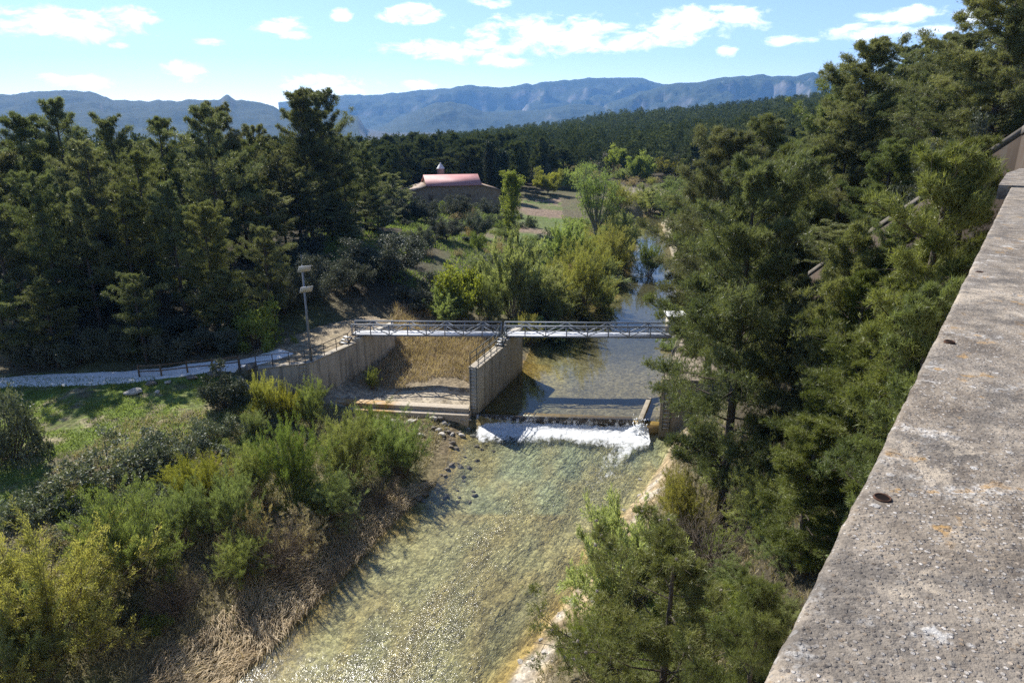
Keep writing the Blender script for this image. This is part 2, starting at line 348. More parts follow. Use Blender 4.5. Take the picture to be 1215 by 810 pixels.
def terr(x, y):
    x = np.atleast_1d(np.asarray(x, float)); y = np.atleast_1d(np.asarray(y, float)); sh = x.shape
    x = x.ravel(); y = y.ravel(); z = np.empty(len(x))
    for i in range(0, len(x), 20000):
        xx, yy = x[i:i + 20000], y[i:i + 20000]
        z[i:i + 20000] = _phi((xx[:, None] - _ctrl[:, 0])**2 + (yy[:, None] - _ctrl[:, 1])**2) @ _w[:-1] + _w[-1]
    near = np.exp(-((x/90)**2 + ((y - 50)/120)**2))
    z += near*(0.22*fbm(x*.35, y*.35, 4, 3)) + (1 - near)*np.clip(np.hypot(x, y)/400, 0, 1)*3*fbm(x*.012, y*.012, 3, 5)
    # river
    xl, xr = edges(y)
    d = np.maximum(xl - x, x - xr)*np.where(y < 46, 0.82, 0.95)
    up = y > 47.3
    wz = np.where(up, ZU, ZL)
    ramp = np.where(up, 2.2, np.where(x < 0, 2.6, 2.0))
    tt = np.clip(d/ramp, 0, 1)
    bank = wz + 0.04 + (z - wz)*(tt**0.8)
    dd = np.clip(-d, 0, 3)
    bed = wz - np.where(up, 0.42, 0.34)*(1 - np.exp(-dd*1.3)) + 0.07*fbm(x*.9, y*.9, 4, 11)
    on = (y < 204) & (y > -45)
    bayside = up & (y < 58) & (x < xl)                 # behind the pier: the dry bay keeps its own floor
    zz = np.where(d > 0, np.where(d < ramp, np.where(bayside, z, bank), z), bed)
    z = np.where(on, zz, z)
    ab = up & (y < 57) & (x > xr + 0.1)                # behind the right abutment wall
    z = np.where(ab & (x < xr + 2.5), np.maximum(z, 3.2), z)
    pad = inpoly(x, y, PAD)
    z = np.where(pad, 3.62 + 0.03*fbm(x*.8, y*.8, 3, 21), z)
    return z.reshape(sh)
def tz(x, y): return float(terr([x], [y])[0])
def hit(px, py, far=900):
    """where the sight line through a spot of the picture meets the ground"""
    r_, f_, u_ = ray(px, py)
    Y = np.concatenate([np.arange(8, 120, .25), np.arange(120, far, 2.)]); s = Y/f_
    z = CAMZ + u_*s; g = terr(r_*s, Y); k = np.argmax(z <= g)
    if not (z <= g).any(): k = len(Y) - 1
    return np.array((r_*s[k], Y[k], g[k]))

# ------------------------------------------------------------------ ground sheet
def axis(parts):
    a = []
    for lo, hi, st in parts: a.append(np.arange(lo, hi, st))
    a.append([parts[-1][1]]); return np.unique(np.concatenate(a))
gx = axis([(-7000, -1000, 600), (-1000, -300, 70), (-300, -100, 14), (-100, -42, 2.4), (-42, 30, .36), (30, 60, 1.2), (60, 140, 4), (140, 400, 16), (400, 1000, 60), (1000, 7000, 600)])
gy = axis([(-7000, -400, 700), (-400, -60, 40), (-60, 4, 3), (4, 66, .36), (66, 110, 1.0), (110, 210, 2.2), (210, 420, 8), (420, 1000, 30), (1000, 3000, 200), (3000, 7600, 600)])
GX, GY = np.meshgrid(gx, gy)
GZ = terr(GX, GY)
def ground_colours(x, y, z):
    n = fbm(x*.25, y*.25, 4, 31); n2 = fbm(x*1.3, y*1.3, 3, 33)
    col = np.empty(x.shape + (3,)); col[:] = (0.125, 0.108, 0.065)
    def put(mask, c):
        m = np.clip(mask, 0, 1)[..., None]; col[:] = col*(1 - m) + np.array(c)*m
    put(sstep(-.3, .4, n)*0.7, (0.10, 0.115, 0.045))
    # woodland floor
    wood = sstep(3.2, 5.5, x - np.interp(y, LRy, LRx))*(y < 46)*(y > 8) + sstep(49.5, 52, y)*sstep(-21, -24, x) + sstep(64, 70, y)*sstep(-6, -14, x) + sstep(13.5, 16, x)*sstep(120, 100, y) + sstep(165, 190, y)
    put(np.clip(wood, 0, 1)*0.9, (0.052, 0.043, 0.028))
    # meadow on the left bank
    lawn = sstep(-17, -19.5, x)*sstep(-48, -44, x)*sstep(29.5, 32, y)*sstep(47.4, 46.8, y)*sstep(-.2, .4, x*0 + (y - 30)*.12 - (x + 21)*.16 + .25)
    put(lawn*sstep(-.25, .1, n + .3*n2 + .35), (0.135, 0.185, 0.035))
    put(lawn*sstep(.15, .4, n2)*.8, (0.26, 0.21, 0.145))
    # yard beside the wall
    pad = inpoly(x, y, PAD)
    put(pad*1.0, (0.30, 0.245, 0.165))
    put(pad*sstep(0, .5, n2)*.5, (0.20, 0.165, 0.10))
    # dry bay floor
    bay = sstep(-15, -14, x)*sstep(2, 0, x)*sstep(48.6, 49.2, y)*sstep(66, 60, y)
    put(bay*.9, (0.22, 0.175, 0.115)); put(bay*sstep(53.5, 51.5, y)*sstep(-.5, .2, n2 + .3)*.9, (0.40, 0.345, 0.26))
    # field beside the farm
    fld = inpoly(x, y, [P(628, 300, 2)[:2], P(560, 292, 3)[:2], P(618, 236, 4)[:2], P(665, 232, 4)[:2], P(672, 262, 3)[:2], P(660, 300, 2)[:2]])
    put(fld*1.0, (0.12, 0.15, 0.05)); put(fld*sstep(-.25, .1, fbm(x*.07 + 5, y*.12, 3, 19) + .12), (0.225, 0.165, 0.12))
    put(fld*np.maximum(sstep(.75, .9, np.sin(y*.33 + .03*x + .5*n)), sstep(3.5, 1.5, np.abs(x - 12 - (y - 130)*.25)))*sstep(-.35, .0, n2 + .2), (0.11, 0.155, 0.04))
    # river banks and bed
    xl, xr = edges(y); on = (y > -45) & (y < 204)
    dr = np.where(on, (x - xr), 99); dl = np.where(on, (xl - x), 99)
    dq = dr + 1.1*fbm(x*.5, y*.5, 3, 35)
    put(sstep(2.3, 1.3, dq)*(dr > 0)*(y < 47)*sstep(-.7, .1, n2 + .15), (0.33, 0.255, 0.15))
    put(sstep(2.3, 1.3, dq)*(dr > .2)*(y < 47)*sstep(.0, .35, fbm(x*1.1, y*1.1, 3, 36)), (0.46, 0.41, 0.33)); put(sstep(2.6, 1.0, dq)*(dr > 0)*(y < 47)*sstep(.1, .4, fbm(x*.9, y*.9, 3, 38)), (0.19, 0.145, 0.085))
    put(sstep(3.2, 1.6, dr)*(dr > 0)*(y > 100)*.8, (0.36, 0.32, 0.24))
    put(sstep(2.0, .6, dl)*(dl > 0)*(y < 47)*.6, (0.17, 0.125, 0.075))
    inr = on & (dr < 0) & (dl < 0)
    bedn = fbm(x*.33, y*.16, 4, 41); 
    put(inr*1.0, (0.37, 0.31, 0.15))
    put(inr*sstep(-.15, .35, bedn)*.85, (0.24, 0.23, 0.13))
    put(inr*sstep(-1.6, -.2, np.maximum(dr, dl))*.65, (0.42, 0.27, 0.075))
    put(inr*(y > 47.5)*sstep(2.5, 6.5, x - xl)*.8, (0.22, 0.185, 0.14))
    fl = fbm((x - .47*y)*.62, (y + .47*x)*.11, 4, 43)                       # gravel sorted into streaks along the flow
    put(inr*(y < 47.5)*sstep(-.1, .5, fl)*.5, (0.215, 0.175, 0.09)); put(inr*(y < 47.5)*sstep(.1, -.5, fl)*.5, (0.36, 0.335, 0.185))
    put(inr*(y < 47.5)*(y > 36)*sstep(-.2, .3, bedn + .2)*.5*np.clip(-dl/5, 0, 1), (0.27, 0.34, 0.235))
    put(inr*sstep(56, 66, y)*sstep(-.6, -2.2, np.maximum(dr, dl))*.9, (0.075, 0.068, 0.04)); put(inr*(y > 47.5)*(y < 60)*sstep(3.5, .5, x - xl)*.7, (0.30, 0.19, 0.05))
    put(inr*(y < 47.5)*sstep(-.1, -.5, bedn)*.6, (0.34, 0.33, 0.185))
    return col
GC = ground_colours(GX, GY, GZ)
def grid_faces(ny, nx):
    i = np.arange(ny*nx).reshape(ny, nx)
    return np.stack([i[:-1, :-1], i[:-1, 1:], i[1:, 1:], i[1:, :-1]], -1).reshape(-1, 4)
def mat_ground():
    t = NT('ground_soil'); v = t.pos()
    gc = t.n('ShaderNodeAttribute', attribute_name='gcol').outputs['Color']
    n1 = t.noise(v, 1.7, 8, 0.7); n2 = t.noise(v, 9, 5, 0.65)
    col = t.mix(1.0, gc, t.n('ShaderNodeCombineColor', {0: t.map(n1, .25, .75, .55, 1.45), 1: t.map(n1, .25, .75, .55, 1.45), 2: t.map(n1, .25, .75, .6, 1.4)}).outputs[0], 'MULTIPLY')
    vo = t.n('ShaderNodeTexVoronoi', {'Vector': v, 'Scale': 4.2, 'Randomness': 1.0}); vd = vo.outputs['Distance']; vc = vo.outputs['Color']
    sepc = t.n('ShaderNodeSeparateColor', {0: vc})
    peb = t.map(sepc.outputs[0], 0, 1, .72, 1.3)
    col = t.mix(1.0, col, t.n('ShaderNodeCombineColor', {0: peb, 1: peb, 2: peb}).outputs[0], 'MULTIPLY')
    vo3 = t.n('ShaderNodeTexVoronoi', {'Vector': v, 'Scale': 9.5, 'Randomness': 1.0}); p3 = t.map(t.n('ShaderNodeSeparateColor', {0: vo3.outputs['Color']}).outputs[1], 0, 1, .72, 1.28)
    col = t.mix(1.0, col, t.n('ShaderNodeCombineColor', {0: p3, 1: p3, 2: p3}).outputs[0], 'MULTIPLY')
    col = t.mix(t.map(n2, .3, .7, .0, .5), col, t.mix(1.0, col, (.5, .48, .44), 'MULTIPLY'))
    big = t.n('ShaderNodeTexVoronoi', {'Vector': t.n('ShaderNodeMapping', {'Vector': v, 'Rotation': (0, 0, R(-20)), 'Scale': (1, .6, 1)}).outputs[0], 'Scale': 1.3, 'Randomness': 1.0}); bc = t.n('ShaderNodeSeparateColor', {0: big.outputs['Color']})
    col = t.mix(t.math('MULTIPLY', t.map(big.outputs['Distance'], .34, .2), t.map(bc.outputs[0], .72, .8, 0, .6)), col, t.mix(1.0, col, (.45, .43, .40), 'MULTIPLY'))
    h = t.math('ADD', t.math('MULTIPLY', n1, .7), t.math('ADD', t.math('MULTIPLY', n2, .3), t.math('MULTIPLY', vd, -.35)))
    return t.done(t.bsdf(col, .92, t.bump(h, .8, .12), .15))
M_GROUND = mat_ground()
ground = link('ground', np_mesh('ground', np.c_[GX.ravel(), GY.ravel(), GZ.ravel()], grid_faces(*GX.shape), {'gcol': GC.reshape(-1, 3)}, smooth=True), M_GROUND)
tag(ground, 'valley floor with meadow, gravel banks and wooded slopes', 'ground', kind='structure')

# path along the left bank
def ribbon(name, cl, w, mat, lift=.05, label='', cat='path'):
    cl = np.array(cl); s = np.r_[0, np.cumsum(np.hypot(*np.diff(cl[:, :2], axis=0).T))]
    q = np.arange(0, s[-1], .3); x = np.interp(q, s, cl[:, 0]); y = np.interp(q, s, cl[:, 1]); ww = np.full(len(q), float(w))
    k = np.ones(9)/9; xs = np.convolve(np.pad(x, 4, 'edge'), k, 'valid'); ys = np.convolve(np.pad(y, 4, 'edge'), k, 'valid')
    tx, ty = np.gradient(xs), np.gradient(ys); l = np.hypot(tx, ty); nx, ny = -ty/l, tx/l
    o = np.linspace(-.5, .5, 9); edge = .12*fbm(q*.8, q*0, 3, 4)
    X = xs[:, None] + nx[:, None]*o*(ww + edge)[:, None]; Y = ys[:, None] + ny[:, None]*o*(ww + edge)[:, None]
    Z = terr(X, Y) + lift - .09*(np.abs(o) > .49)
    return tag(link(name, np_mesh(name, np.c_[X.ravel(), Y.ravel(), Z.ravel()], grid_faces(*X.shape), smooth=True), mat), label, cat, kind='structure')
t = NT('pale_gravel'); v = t.pos(); n = t.noise(v, 2.2, 6, .65); f = t.noise(v, 30, 3, .6)
M_GRAVEL = t.done(t.bsdf(t.mix(t.map(f, .3, .7, 0, .4), t.mix(t.map(n, .3, .7), (.66, .65, .62), (.82, .81, .78)), (.58, .56, .53)), .95, t.bump(f, .5, .03), .15))
ribbon('path', [P(x, y, 3.6) for x, y in ((-160, 462), (-60, 456), (0, 452), (90, 449), (180, 443), (250, 437), (300, 430), (345, 415))], 2.2, M_GRAVEL, .06, 'pale gravel path along the foot of the wood')

# ------------------------------------------------------------------ water
def mat_water(name, sc, bump, rough, tint, dist=.12, fine=.0, cw=.3):
    t = NT(name); v = t.pos()
    st = t.n('ShaderNodeMapping', {'Vector': v, 'Rotation': (0, 0, R(-25)), 'Scale': (1.0, 1.7, 1)}, vector_type='TEXTURE').outputs[0]
    a = t.noise(st, sc, 3, .6, .5); b = t.noise(st, sc*3.3, 3, .6, .3); c = t.noise(st, sc*.3, 2, .5)
    h = t.math('ADD', t.math('MULTIPLY', a, .6), t.math('ADD', t.math('MULTIPLY', b, .34), t.math('MULTIPLY', c, cw)))
    h = t.math('ADD', h, t.math('MULTIPLY', t.noise(st, sc*9, 2, .6), fine))
    calm = t.map(t.noise(t.n('ShaderNodeMapping', {'Vector': v, 'Rotation': (0, 0, R(-25)), 'Scale': (1.0, 3.2, 1)}, vector_type='TEXTURE').outputs[0], .42, 4, .6), .36, .60, .22, 1.0)
    wv = t.n('ShaderNodeAttribute', attribute_name='wave').outputs['Fac']
    nrm = t.bump(t.math('MULTIPLY', h, t.math('MULTIPLY', calm, wv)), bump, dist)
    fr = t.n('ShaderNodeFresnel', {'IOR': 1.33, 'Normal': nrm}).outputs[0]
    gl = t.n('ShaderNodeBsdfGlossy', {'Color': (1, 1, 1), 'Roughness': rough, 'Normal': nrm}).outputs[0]
    tr = t.n('ShaderNodeBsdfTransparent', {'Color': tint}).outputs[0]
    return t.done(t.n('ShaderNodeMixShader', {0: fr, 1: tr, 2: gl}).outputs[0])
M_WAT_U = mat_water('calm_water', 2.6, .09, .03, (.80, .82, .74), .06)
M_WAT_L = mat_water('rippling_water', 4.2, 1.0, .17, (.95, .965, .90), .070, .06, .10)
def water_sheet(name, ys, z, mat, left, right, label, ydrop=None):
    o = np.linspace(0, 1, 40); X, Y = [], []
    for y in ys:
        xl, xr = left(y), right(y); X.append(xl + (xr - xl)*o); Y.append(np.full(40, y))
    X, Y = np.array(X), np.array(Y)
    return X, Y
def upper_water():
    ys = np.r_[np.arange(0, 1, .04), np.arange(1, 12, .3), np.arange(12, 157, 1.5)]
    o = np.linspace(0, 1, 40); X = []; Y = []
    for d in ys:
        yc = 47.4 + d
        xl = np.interp(yc, ULy, ULx) - (.9 if yc > 58 else .25); xr = np.interp(yc, URy, URx) + (.9 if yc > 56 else .2)
        x = xl + (xr - xl)*o; y = np.full(40, yc)
        w = max(0, 1 - d/8.0); y = y + w*(weir_y(x) - 47.4)
        X.append(x); Y.append(y)
    X, Y = np.array(X), np.array(Y); Z = np.full(X.shape, ZU); wv = np.ones(X.size)
    return tag(link('river_water', np_mesh('river_water', np.c_[X.ravel(), Y.ravel(), Z.ravel()], grid_faces(*X.shape), {'wave': wv}, smooth=True), M_WAT_U), 'smooth shallow river water above the weir', 'water', kind='structure')
upper_water()
def lower_water():
    ys = np.arange(-40, 47.2, .5); o = np.linspace(0, 1, 40); X = []; Y = []
    for y in ys:
        a = np.interp(y, LLy, LLx) - .9; b = np.interp(y, LRy, LRx) + .9
        x = a + (b - a)*o; X.append(x); Y.append(y + np.clip((y - 40)/7, 0, 1)*(weir_y(x) - 47.4))
    X, Y = np.array(X), np.array(Y); Z = ZL + .05*fbm(X*.6, Y*.45, 3, 51)
    ff = np.tile(o, (len(ys), 1)) + .10*fbm(X*.25, Y*.12, 3, 52); wv = .50 + 1.25*np.exp(-((ff - .60)/.19)**2) + .5*np.exp(-((Y - 45)/3.)**2)   # the current runs right of the middle
    return tag(link('river_water', np_mesh('river_water', np.c_[X.ravel(), Y.ravel(), Z.ravel()], grid_faces(*X.shape), {'wave': wv.ravel()}, smooth=True), M_WAT_L), 'fast clear rippling river water below the weir', 'water', kind='structure')
lower_water()

# ------------------------------------------------------------------ mountains
def mat_mount():
    t = NT('mountain_scrub'); v = t.pos(); n = t.noise(v, .004, 8, .65); f = t.noise(v, .03, 5, .7)
    nz = t.n('ShaderNodeSeparateXYZ', {0: t.n('ShaderNodeNewGeometry').outputs['Normal']}).outputs[2]
    col = t.mix(t.map(f, .35, .65), (.020, .030, .020), (.052, .062, .038))
    rock = t.math('MULTIPLY', t.map(nz, .86, .7), t.map(n, .40, .58))
    col = t.mix(rock, col, (.20, .18, .16))
    return t.done(t.bsdf(col, .95, t.bump(f, .6, 12), .1))
M_MOUNT = mat_mount()
def mountain(label, prof, dist, depth, seed, rough=.25):
    prof = np.array(prof, float); pxs = np.arange(prof[0, 0], prof[-1, 0], 2.2)
    py = np.interp(pxs, prof[:, 0], prof[:, 1]) + 1.1*fbm(pxs*.09, pxs*0, 4, seed)*2
    v = np.linspace(-1, 1, 61); X, Y, Z = [], [], []
    for a, b in zip(pxs, py):
        p = PY(a, b, dist); dirx = p[0]/dist
        yy = dist + v*depth; X.append(p[0] + dirx*(yy - dist)*1.0); Y.append(yy)
        Z.append(np.full(61, p[2]))
    X, Y, Z = np.array(X), np.array(Y), np.array(Z)
    sh = np.clip(1 - np.abs(v), 0, 1)**1.15
    sc = 1/420.
    rid = 1 - np.abs(fbm(X*sc, Y*sc, 5, seed + 50))*2
    damp = np.clip(np.abs(v)*3, 0, 1)*(1 - np.abs(v)**3)
    Zf = Z*sh + Z*rough*2.2*(rid - .55)*damp
    return tag(link('mountain_range', np_mesh('mountain_range', np.c_[X.ravel(), Y.ravel(), Zf.ravel() - 60*(1 - sh)[None].repeat(len(pxs), 0).ravel()], grid_faces(*X.shape), smooth=True), M_MOUNT), label, 'mountains', kind='structure')
mountain('broad blue ridge at the left with a pale scar', [(-160, 128), (-60, 118), (0, 113), (60, 108), (105, 108), (135, 119), (175, 120), (225, 119), (262, 118), (270, 113), (280, 118), (310, 122), (335, 131), (380, 129), (405, 134), (424, 138), (433, 152), (440, 170)], 3600, 1300, 3)
mountain('long pale back ridge in the middle distance', [(330, 122), (380, 113), (420, 113), (470, 110), (520, 106), (560, 101), (595, 104), (640, 98), (680, 94), (710, 93), (740, 91), (762, 92), (778, 98), (830, 104), (900, 110), (980, 116)], 6300, 1200, 13)
mountain('low rocky foothill before the back ridge', [(440, 158), (470, 141), (500, 128), (520, 121), (545, 122), (575, 134), (600, 133), (640, 130), (690, 122), (720, 128), (760, 135), (800, 150)], 4600, 900, 23, .36)
mountain('craggy ridge at the right with bare cliffs', [(690, 140), (730, 118), (765, 108), (800, 98), (830, 97), (850, 94), (870, 91), (905, 88), (915, 91), (935, 91), (965, 87), (985, 93), (1000, 97), (1060, 84), (1100, 73), (1140, 88), (1250, 95)], 4900, 1100, 33, .34)

# ------------------------------------------------------------------ dam, parapet
DU = np.array((math.sin(R(36.6)), math.cos(R(36.6)))); DN = np.array((DU[1], -DU[0])); PTOP = CAMZ - .7
def dam(u, n, z): p = DU*u + DN*n; return (p[0], p[1], z)
def mat_parapet():
    t = NT('lichened_aggregate'); v = t.pos()
    big = t.noise(v, 2.3, 5, .6); mid = t.noise(v, 9, 6, .68); fine = t.noise(v, 70, 4, .65)
    vo = t.n('ShaderNodeTexVoronoi', {'Vector': v, 'Scale': 125.0}); d1, c1 = vo.outputs['Distance'], vo.outputs['Color']
    vo2 = t.n('ShaderNodeTexVoronoi', {'Vector': v, 'Scale': 42.0}); d2, c2 = vo2.outputs['Distance'], vo2.outputs['Color']
    k1 = t.n('ShaderNodeSeparateColor', {0: c1}); k2 = t.n('ShaderNodeSeparateColor', {0: c2})
    col = t.mix(t.map(mid, .35, .66), (.105, .086, .068), (.35, .295, .228))
    col = t.mix(t.map(big, .4, .66, 0, .55), col, (.33, .295, .25))
    pe = t.math('MULTIPLY', t.map(d1, .48, .34), t.map(k1.outputs[0], .22, .34))
    pcol = t.mix(t.math('POWER', k1.outputs[1], 1.5), (.095, .082, .072), (.60, .56, .51))
    pcol = t.mix(t.map(k1.outputs[2], .72, .8, 0, .7), pcol, (.27, .20, .13))
    col = t.mix(t.math('MULTIPLY', pe, .85), col, pcol)
    pe2 = t.math('MULTIPLY', t.map(d2, .40, .30), t.map(k2.outputs[0], .90, .93))
    col = t.mix(t.math('MULTIPLY', pe2, t.map(fine, .35, .6, .3, 1)), col, t.mix(k2.outputs[1], (.22, .20, .17), (.55, .53, .50)))
    wl = t.math('MULTIPLY', t.map(t.noise(v, 6.5, 5, .7), .57, .64), t.map(fine, .42, .56))
    col = t.mix(t.math('MULTIPLY', wl, .8), col, (.62, .60, .56))
    ye = t.math('MULTIPLY', t.map(t.noise(v, 13, 4, .6), .61, .67), t.map(t.noise(v, 3, 2), .42, .55))
    col = t.mix(t.math('MULTIPLY', ye, .75), col, (.36, .20, .045))
    dk = t.map(t.noise(v, 4.6, 8, .78), .49, .62, 0, .72)
    col = t.mix(dk, col, (.075, .067, .06))
    col = t.mix(t.map(fine, .3, .7, 0, .35), col, t.mix(1, col, (.35, .33, .3), 'MULTIPLY'))
    cp = t.math('MULTIPLY', t.map(t.noise(v, 3.1, 6, .7, .4), .585, .64), t.map(fine, .38, .52, .35, 1))
    col = t.mix(t.math('MULTIPLY', cp, .75), col, (.41, .345, .262))
    h = t.math('ADD', t.math('ADD', t.math('MULTIPLY', pe, .15), t.math('MULTIPLY', pe2, .12)), t.math('ADD', t.math('MULTIPLY', fine, .6), t.math('MULTIPLY', mid, .9)))
    return t.done(t.bsdf(col, .9, t.bump(h, 1.0, .011), .2))
M_PARA = mat_parapet()
def parapet():
    us = np.unique(np.r_[np.arange(-2.5, .2, .1), np.arange(.2, 3.5, .012), np.arange(3.5, 9.12, .05)]); ns = np.r_[-.16, -.158, -.152, np.arange(-.142, .32, .014), np.arange(.34, .8, .06)]
    U, Nn = np.meshgrid(us, ns, indexing='ij')
    e = Nn - (-.16)
    z = PTOP + .004*fbm(U*7, Nn*7, 4, 61) + .0016*fbm(U*45, Nn*45, 2, 62) - .012*np.clip(1 - e/.012, 0, 1)**2
    nn = Nn + np.clip(1 - e/.03, 0, 1)*(.006*fbm(U*6, U*0, 6, 63, .75))
    top = np.stack([DU[0]*U + DN[0]*nn, DU[1]*U + DN[1]*nn, z], -1).reshape(-1, 3)
    f = grid_faces(len(us), len(ns))
    V = [top]; F4 = [f[:, ::-1]]; nt = len(top); ids = np.arange(nt).reshape(len(us), len(ns))
    for col, off in ((ids[:, 0], -.155), (ids[:, -1], .775)):
        lo = np.array([dam(u, off, PTOP - 1.0) for u in us]); b = nt; V.append(lo); nt += len(lo)
        k = np.arange(len(us)); F4.append(np.c_[col[:-1], col[1:], b + k[1:], b + k[:-1]])
    return np_mesh('parapet', np.concatenate(V), F4, smooth=True)
pp = tag(link('parapet_wall', parapet(), M_PARA), 'broad grey lichen-covered parapet top running along the right edge', 'parapet')
m = MB()
cap = [(9.13, -.27), (9.13, 1.2), (12.8, 1.2), (12.8, .3), (12.3, -.16), (11.2, -.27)]
cap_t = [dam(u, n, PTOP + .02) for u, n in cap]; cap_b = [dam(u, n, PTOP - .13) for u, n in cap]
bm = MB(); V = np.array(cap_b + cap_t); k = len(cap)
me = bpy.data.meshes.new('pillar_cap'); me.from_pydata(V.tolist(), [], [list(range(k)), list(range(2*k - 1, k - 1, -1))] + [[i, k + i, k + (i + 1) % k, (i + 1) % k] for i in range(k)]); me.update()
pc = thing('wall_pillar', 'squat pillar with a chamfered overhanging cap at the far end of the parapet', 'pillar', dam(10.8, .4, PTOP - 3))
pcl = np.array(dam(10.8, .4, PTOP - 3))
o = link('cap', me, M_PARA, pc); o.location = tuple(-pcl)
m.hexa([np.array(dam(u, n, z)) - pcl for z in (PTOP - 3, PTOP - .13) for u, n in ((9.2, -.12), (9.2, 1.1), (12.4, 1.1), (12.4, -.1))])
m.build('shaft', M_CONC, pc)
m = MB(); m.hexa([dam(u, n, z) for z in (-3, PTOP - 1.0) for u, n in ((-70, -.12), (-70, 6), (25, 6), (25, -.12))])
tag(m.build('dam_wall', M_CONC), 'tall concrete dam wall under the parapet', 'dam', kind='structure')
# rail-post sockets left in the parapet
def lathe(name, prof, n, mat, loc, parent=None):
    prof = np.array(prof); a = np.arange(n)*2*math.pi/n
    V = np.stack([prof[:, None, 0]*np.cos(a), prof[:, None, 0]*np.sin(a), np.broadcast_to(prof[:, None, 1], (len(prof), n))], -1).reshape(-1, 3)
    i = np.arange(len(prof) - 1)[:, None]*n; j = np.arange(n)[None]; kk = (j + 1) % n
    o = link(name, np_mesh(name, V, np.stack([i + j, i + kk, i + n + kk, i + n + j], -1).reshape(-1, 4), smooth=True), mat, parent); o.location = loc; return o
t = NT('rusted_pipe'); v = t.oc(); n = t.noise(v, 160, 5, .6)
M_RUST = t.done(t.bsdf(t.mix(t.map(n, .3, .7), (.03, .016, .011), (.10, .05, .03)), .85, t.bump(n, .5, .002), .2))
M_HOLE_SHADE = m_plain('socket_shade', (.012, .009, .008), .95, 0, .1, 20, .05)  # near-black colour for the shade inside the sockets
for u, lab in ((1.36, 'rusty round pipe socket sunk in the parapet, nearest and largest'), (2.57, 'dark sunken pipe socket in the parapet, second from the near end'), (3.9, 'dark sunken pipe socket in the parapet, farthest of the three')):
    s = thing('pipe_socket', lab, 'socket', dam(u, -.117, PTOP + .0), 0, 'rail sockets along the parapet')
    lathe('rim', [(.0120, -.002), (.0130, .004), (.015, .005), (.0165, .003), (.0172, -.004)], 20, M_RUST, (0, 0, 0), s)
    lathe('bore_shade', [(.0002, .0030), (.008, .003), (.0128, .0030)], 20, M_HOLE_SHADE, (0, 0, 0), s)  # flat disc, painted dark in place of the shaded pipe depth

# wing wall on the right slope
def wing_wall():
    m = MB(); th = .55
    for a, b in zip(WW[:-1], WW[1:]):
        d = (b - a)[:2]; d /= np.linalg.norm(d); n = np.array((d[1], -d[0]))*th
        for lo, hi, e in ((-9.5, -.22, 0.0), ):
            m.hexa([(a[0], a[1], a[2] + lo), (a[0] + n[0], a[1] + n[1], a[2] + lo), (b[0] + n[0], b[1] + n[1], b[2] + lo), (b[0], b[1], b[2] + lo),
                    (a[0], a[1], a[2] + hi), (a[0] + n[0], a[1] + n[1], a[2] + hi), (b[0] + n[0], b[1] + n[1], b[2] + hi), (b[0], b[1], b[2] + hi)])
    c = MB()
    for a, b in zip(WW[:-1], WW[1:]):
        d = (b - a)[:2]; d /= np.linalg.norm(d); n = np.array((d[1], -d[0])); p, q = n*-.04, n*.62
        c.hexa([(a[0] + p[0], a[1] + p[1], a[2] - .15), (a[0] + q[0], a[1] + q[1], a[2] - .22), (b[0] + q[0], b[1] + q[1], b[2] - .22), (b[0] + p[0], b[1] + p[1], b[2] - .22),
                (a[0] + p[0], a[1] + p[1], a[2]), (a[0] + q[0], a[1] + q[1], a[2]), (b[0] + q[0], b[1] + q[1], b[2]), (b[0] + p[0], b[1] + p[1], b[2])])
    w = m.build('wing_wall', m_concrete('shaded_brown_masonry', (.075, .056, .042), .6)); tag(w, 'long brown retaining wall stepping down the wooded right slope', 'wall')  # brown base darkened to carry the shade of the trees
    c.build('coping', m_concrete('dull_coping', (.17, .15, .125), .5), w)
wing_wall()

# ------------------------------------------------------------------ gauging station: walls, pier, weir
def prism(m, poly, z0, z1):
    """vertical prism over a ccw polygon; z0/z1 numbers or per-corner lists"""
    k = len(poly); z0 = [z0]*k if np.isscalar(z0) else z0; z1 = [z1]*k if np.isscalar(z1) else z1
    if k == 4:
        m.hexa([(p[0], p[1], z) for p, z in zip(poly, z0)] + [(p[0], p[1], z) for p, z in zip(poly, z1)])
def strip(a, b, t0, t1, side):
    """quad between offsets along a>b; side vector"""
    a, b = np.array(a[:2]), np.array(b[:2]); return [a + side*t0, b + side*t0, b + side*t1, a + side*t1]
def railing(name, label, pts, h, spacing, mat, heights=(1.0,), r=.022, group=None, cat='railing'):
    pts = np.array(pts, float); root = thing(name, label, cat, pts[0], 0, group); q = pts - pts[0]
    for hh in heights:
        m = MB(); m.tube(q + (0, 0, h*hh), r, 6); m.build('rail', mat, root)
    for i in range(len(q) - 1):
        a, b = q[i], q[i + 1]; n = max(1, int(round(np.linalg.norm(b - a)/spacing)))
        for k in range(n + (1 if i == len(q) - 2 else 0)):
            p = a + (b - a)*k/n; m = MB(); m.tube([p, p + (0, 0, h)], r*1.1, 6); m.build('post', mat, root)
    return root
def ladder(name, label, base, side, out, h, w, mat, step=.3, group=None):
    base = np.array(base, float); side = np.array((*side, 0.)); out = np.array((*out, 0.)); root = thing(name, label, 'ladder', base, 0, group)
    for s in (-.5, .5):
        m = MB(); p = side*w*s + out*.07; m.bar(p, p + (0, 0, h), .035, .035, up=(0, 1, 0)); m.build('stile', mat, root)
    k = .2
    while k < h:
        m = MB(); m.bar(-side*w*.49 + out*.07 + np.array((0, 0, k)), side*w*.49 + out*.07 + np.array((0, 0, k)), .045, .03); m.build('rung', M_RUNG, root); k += step
    return root
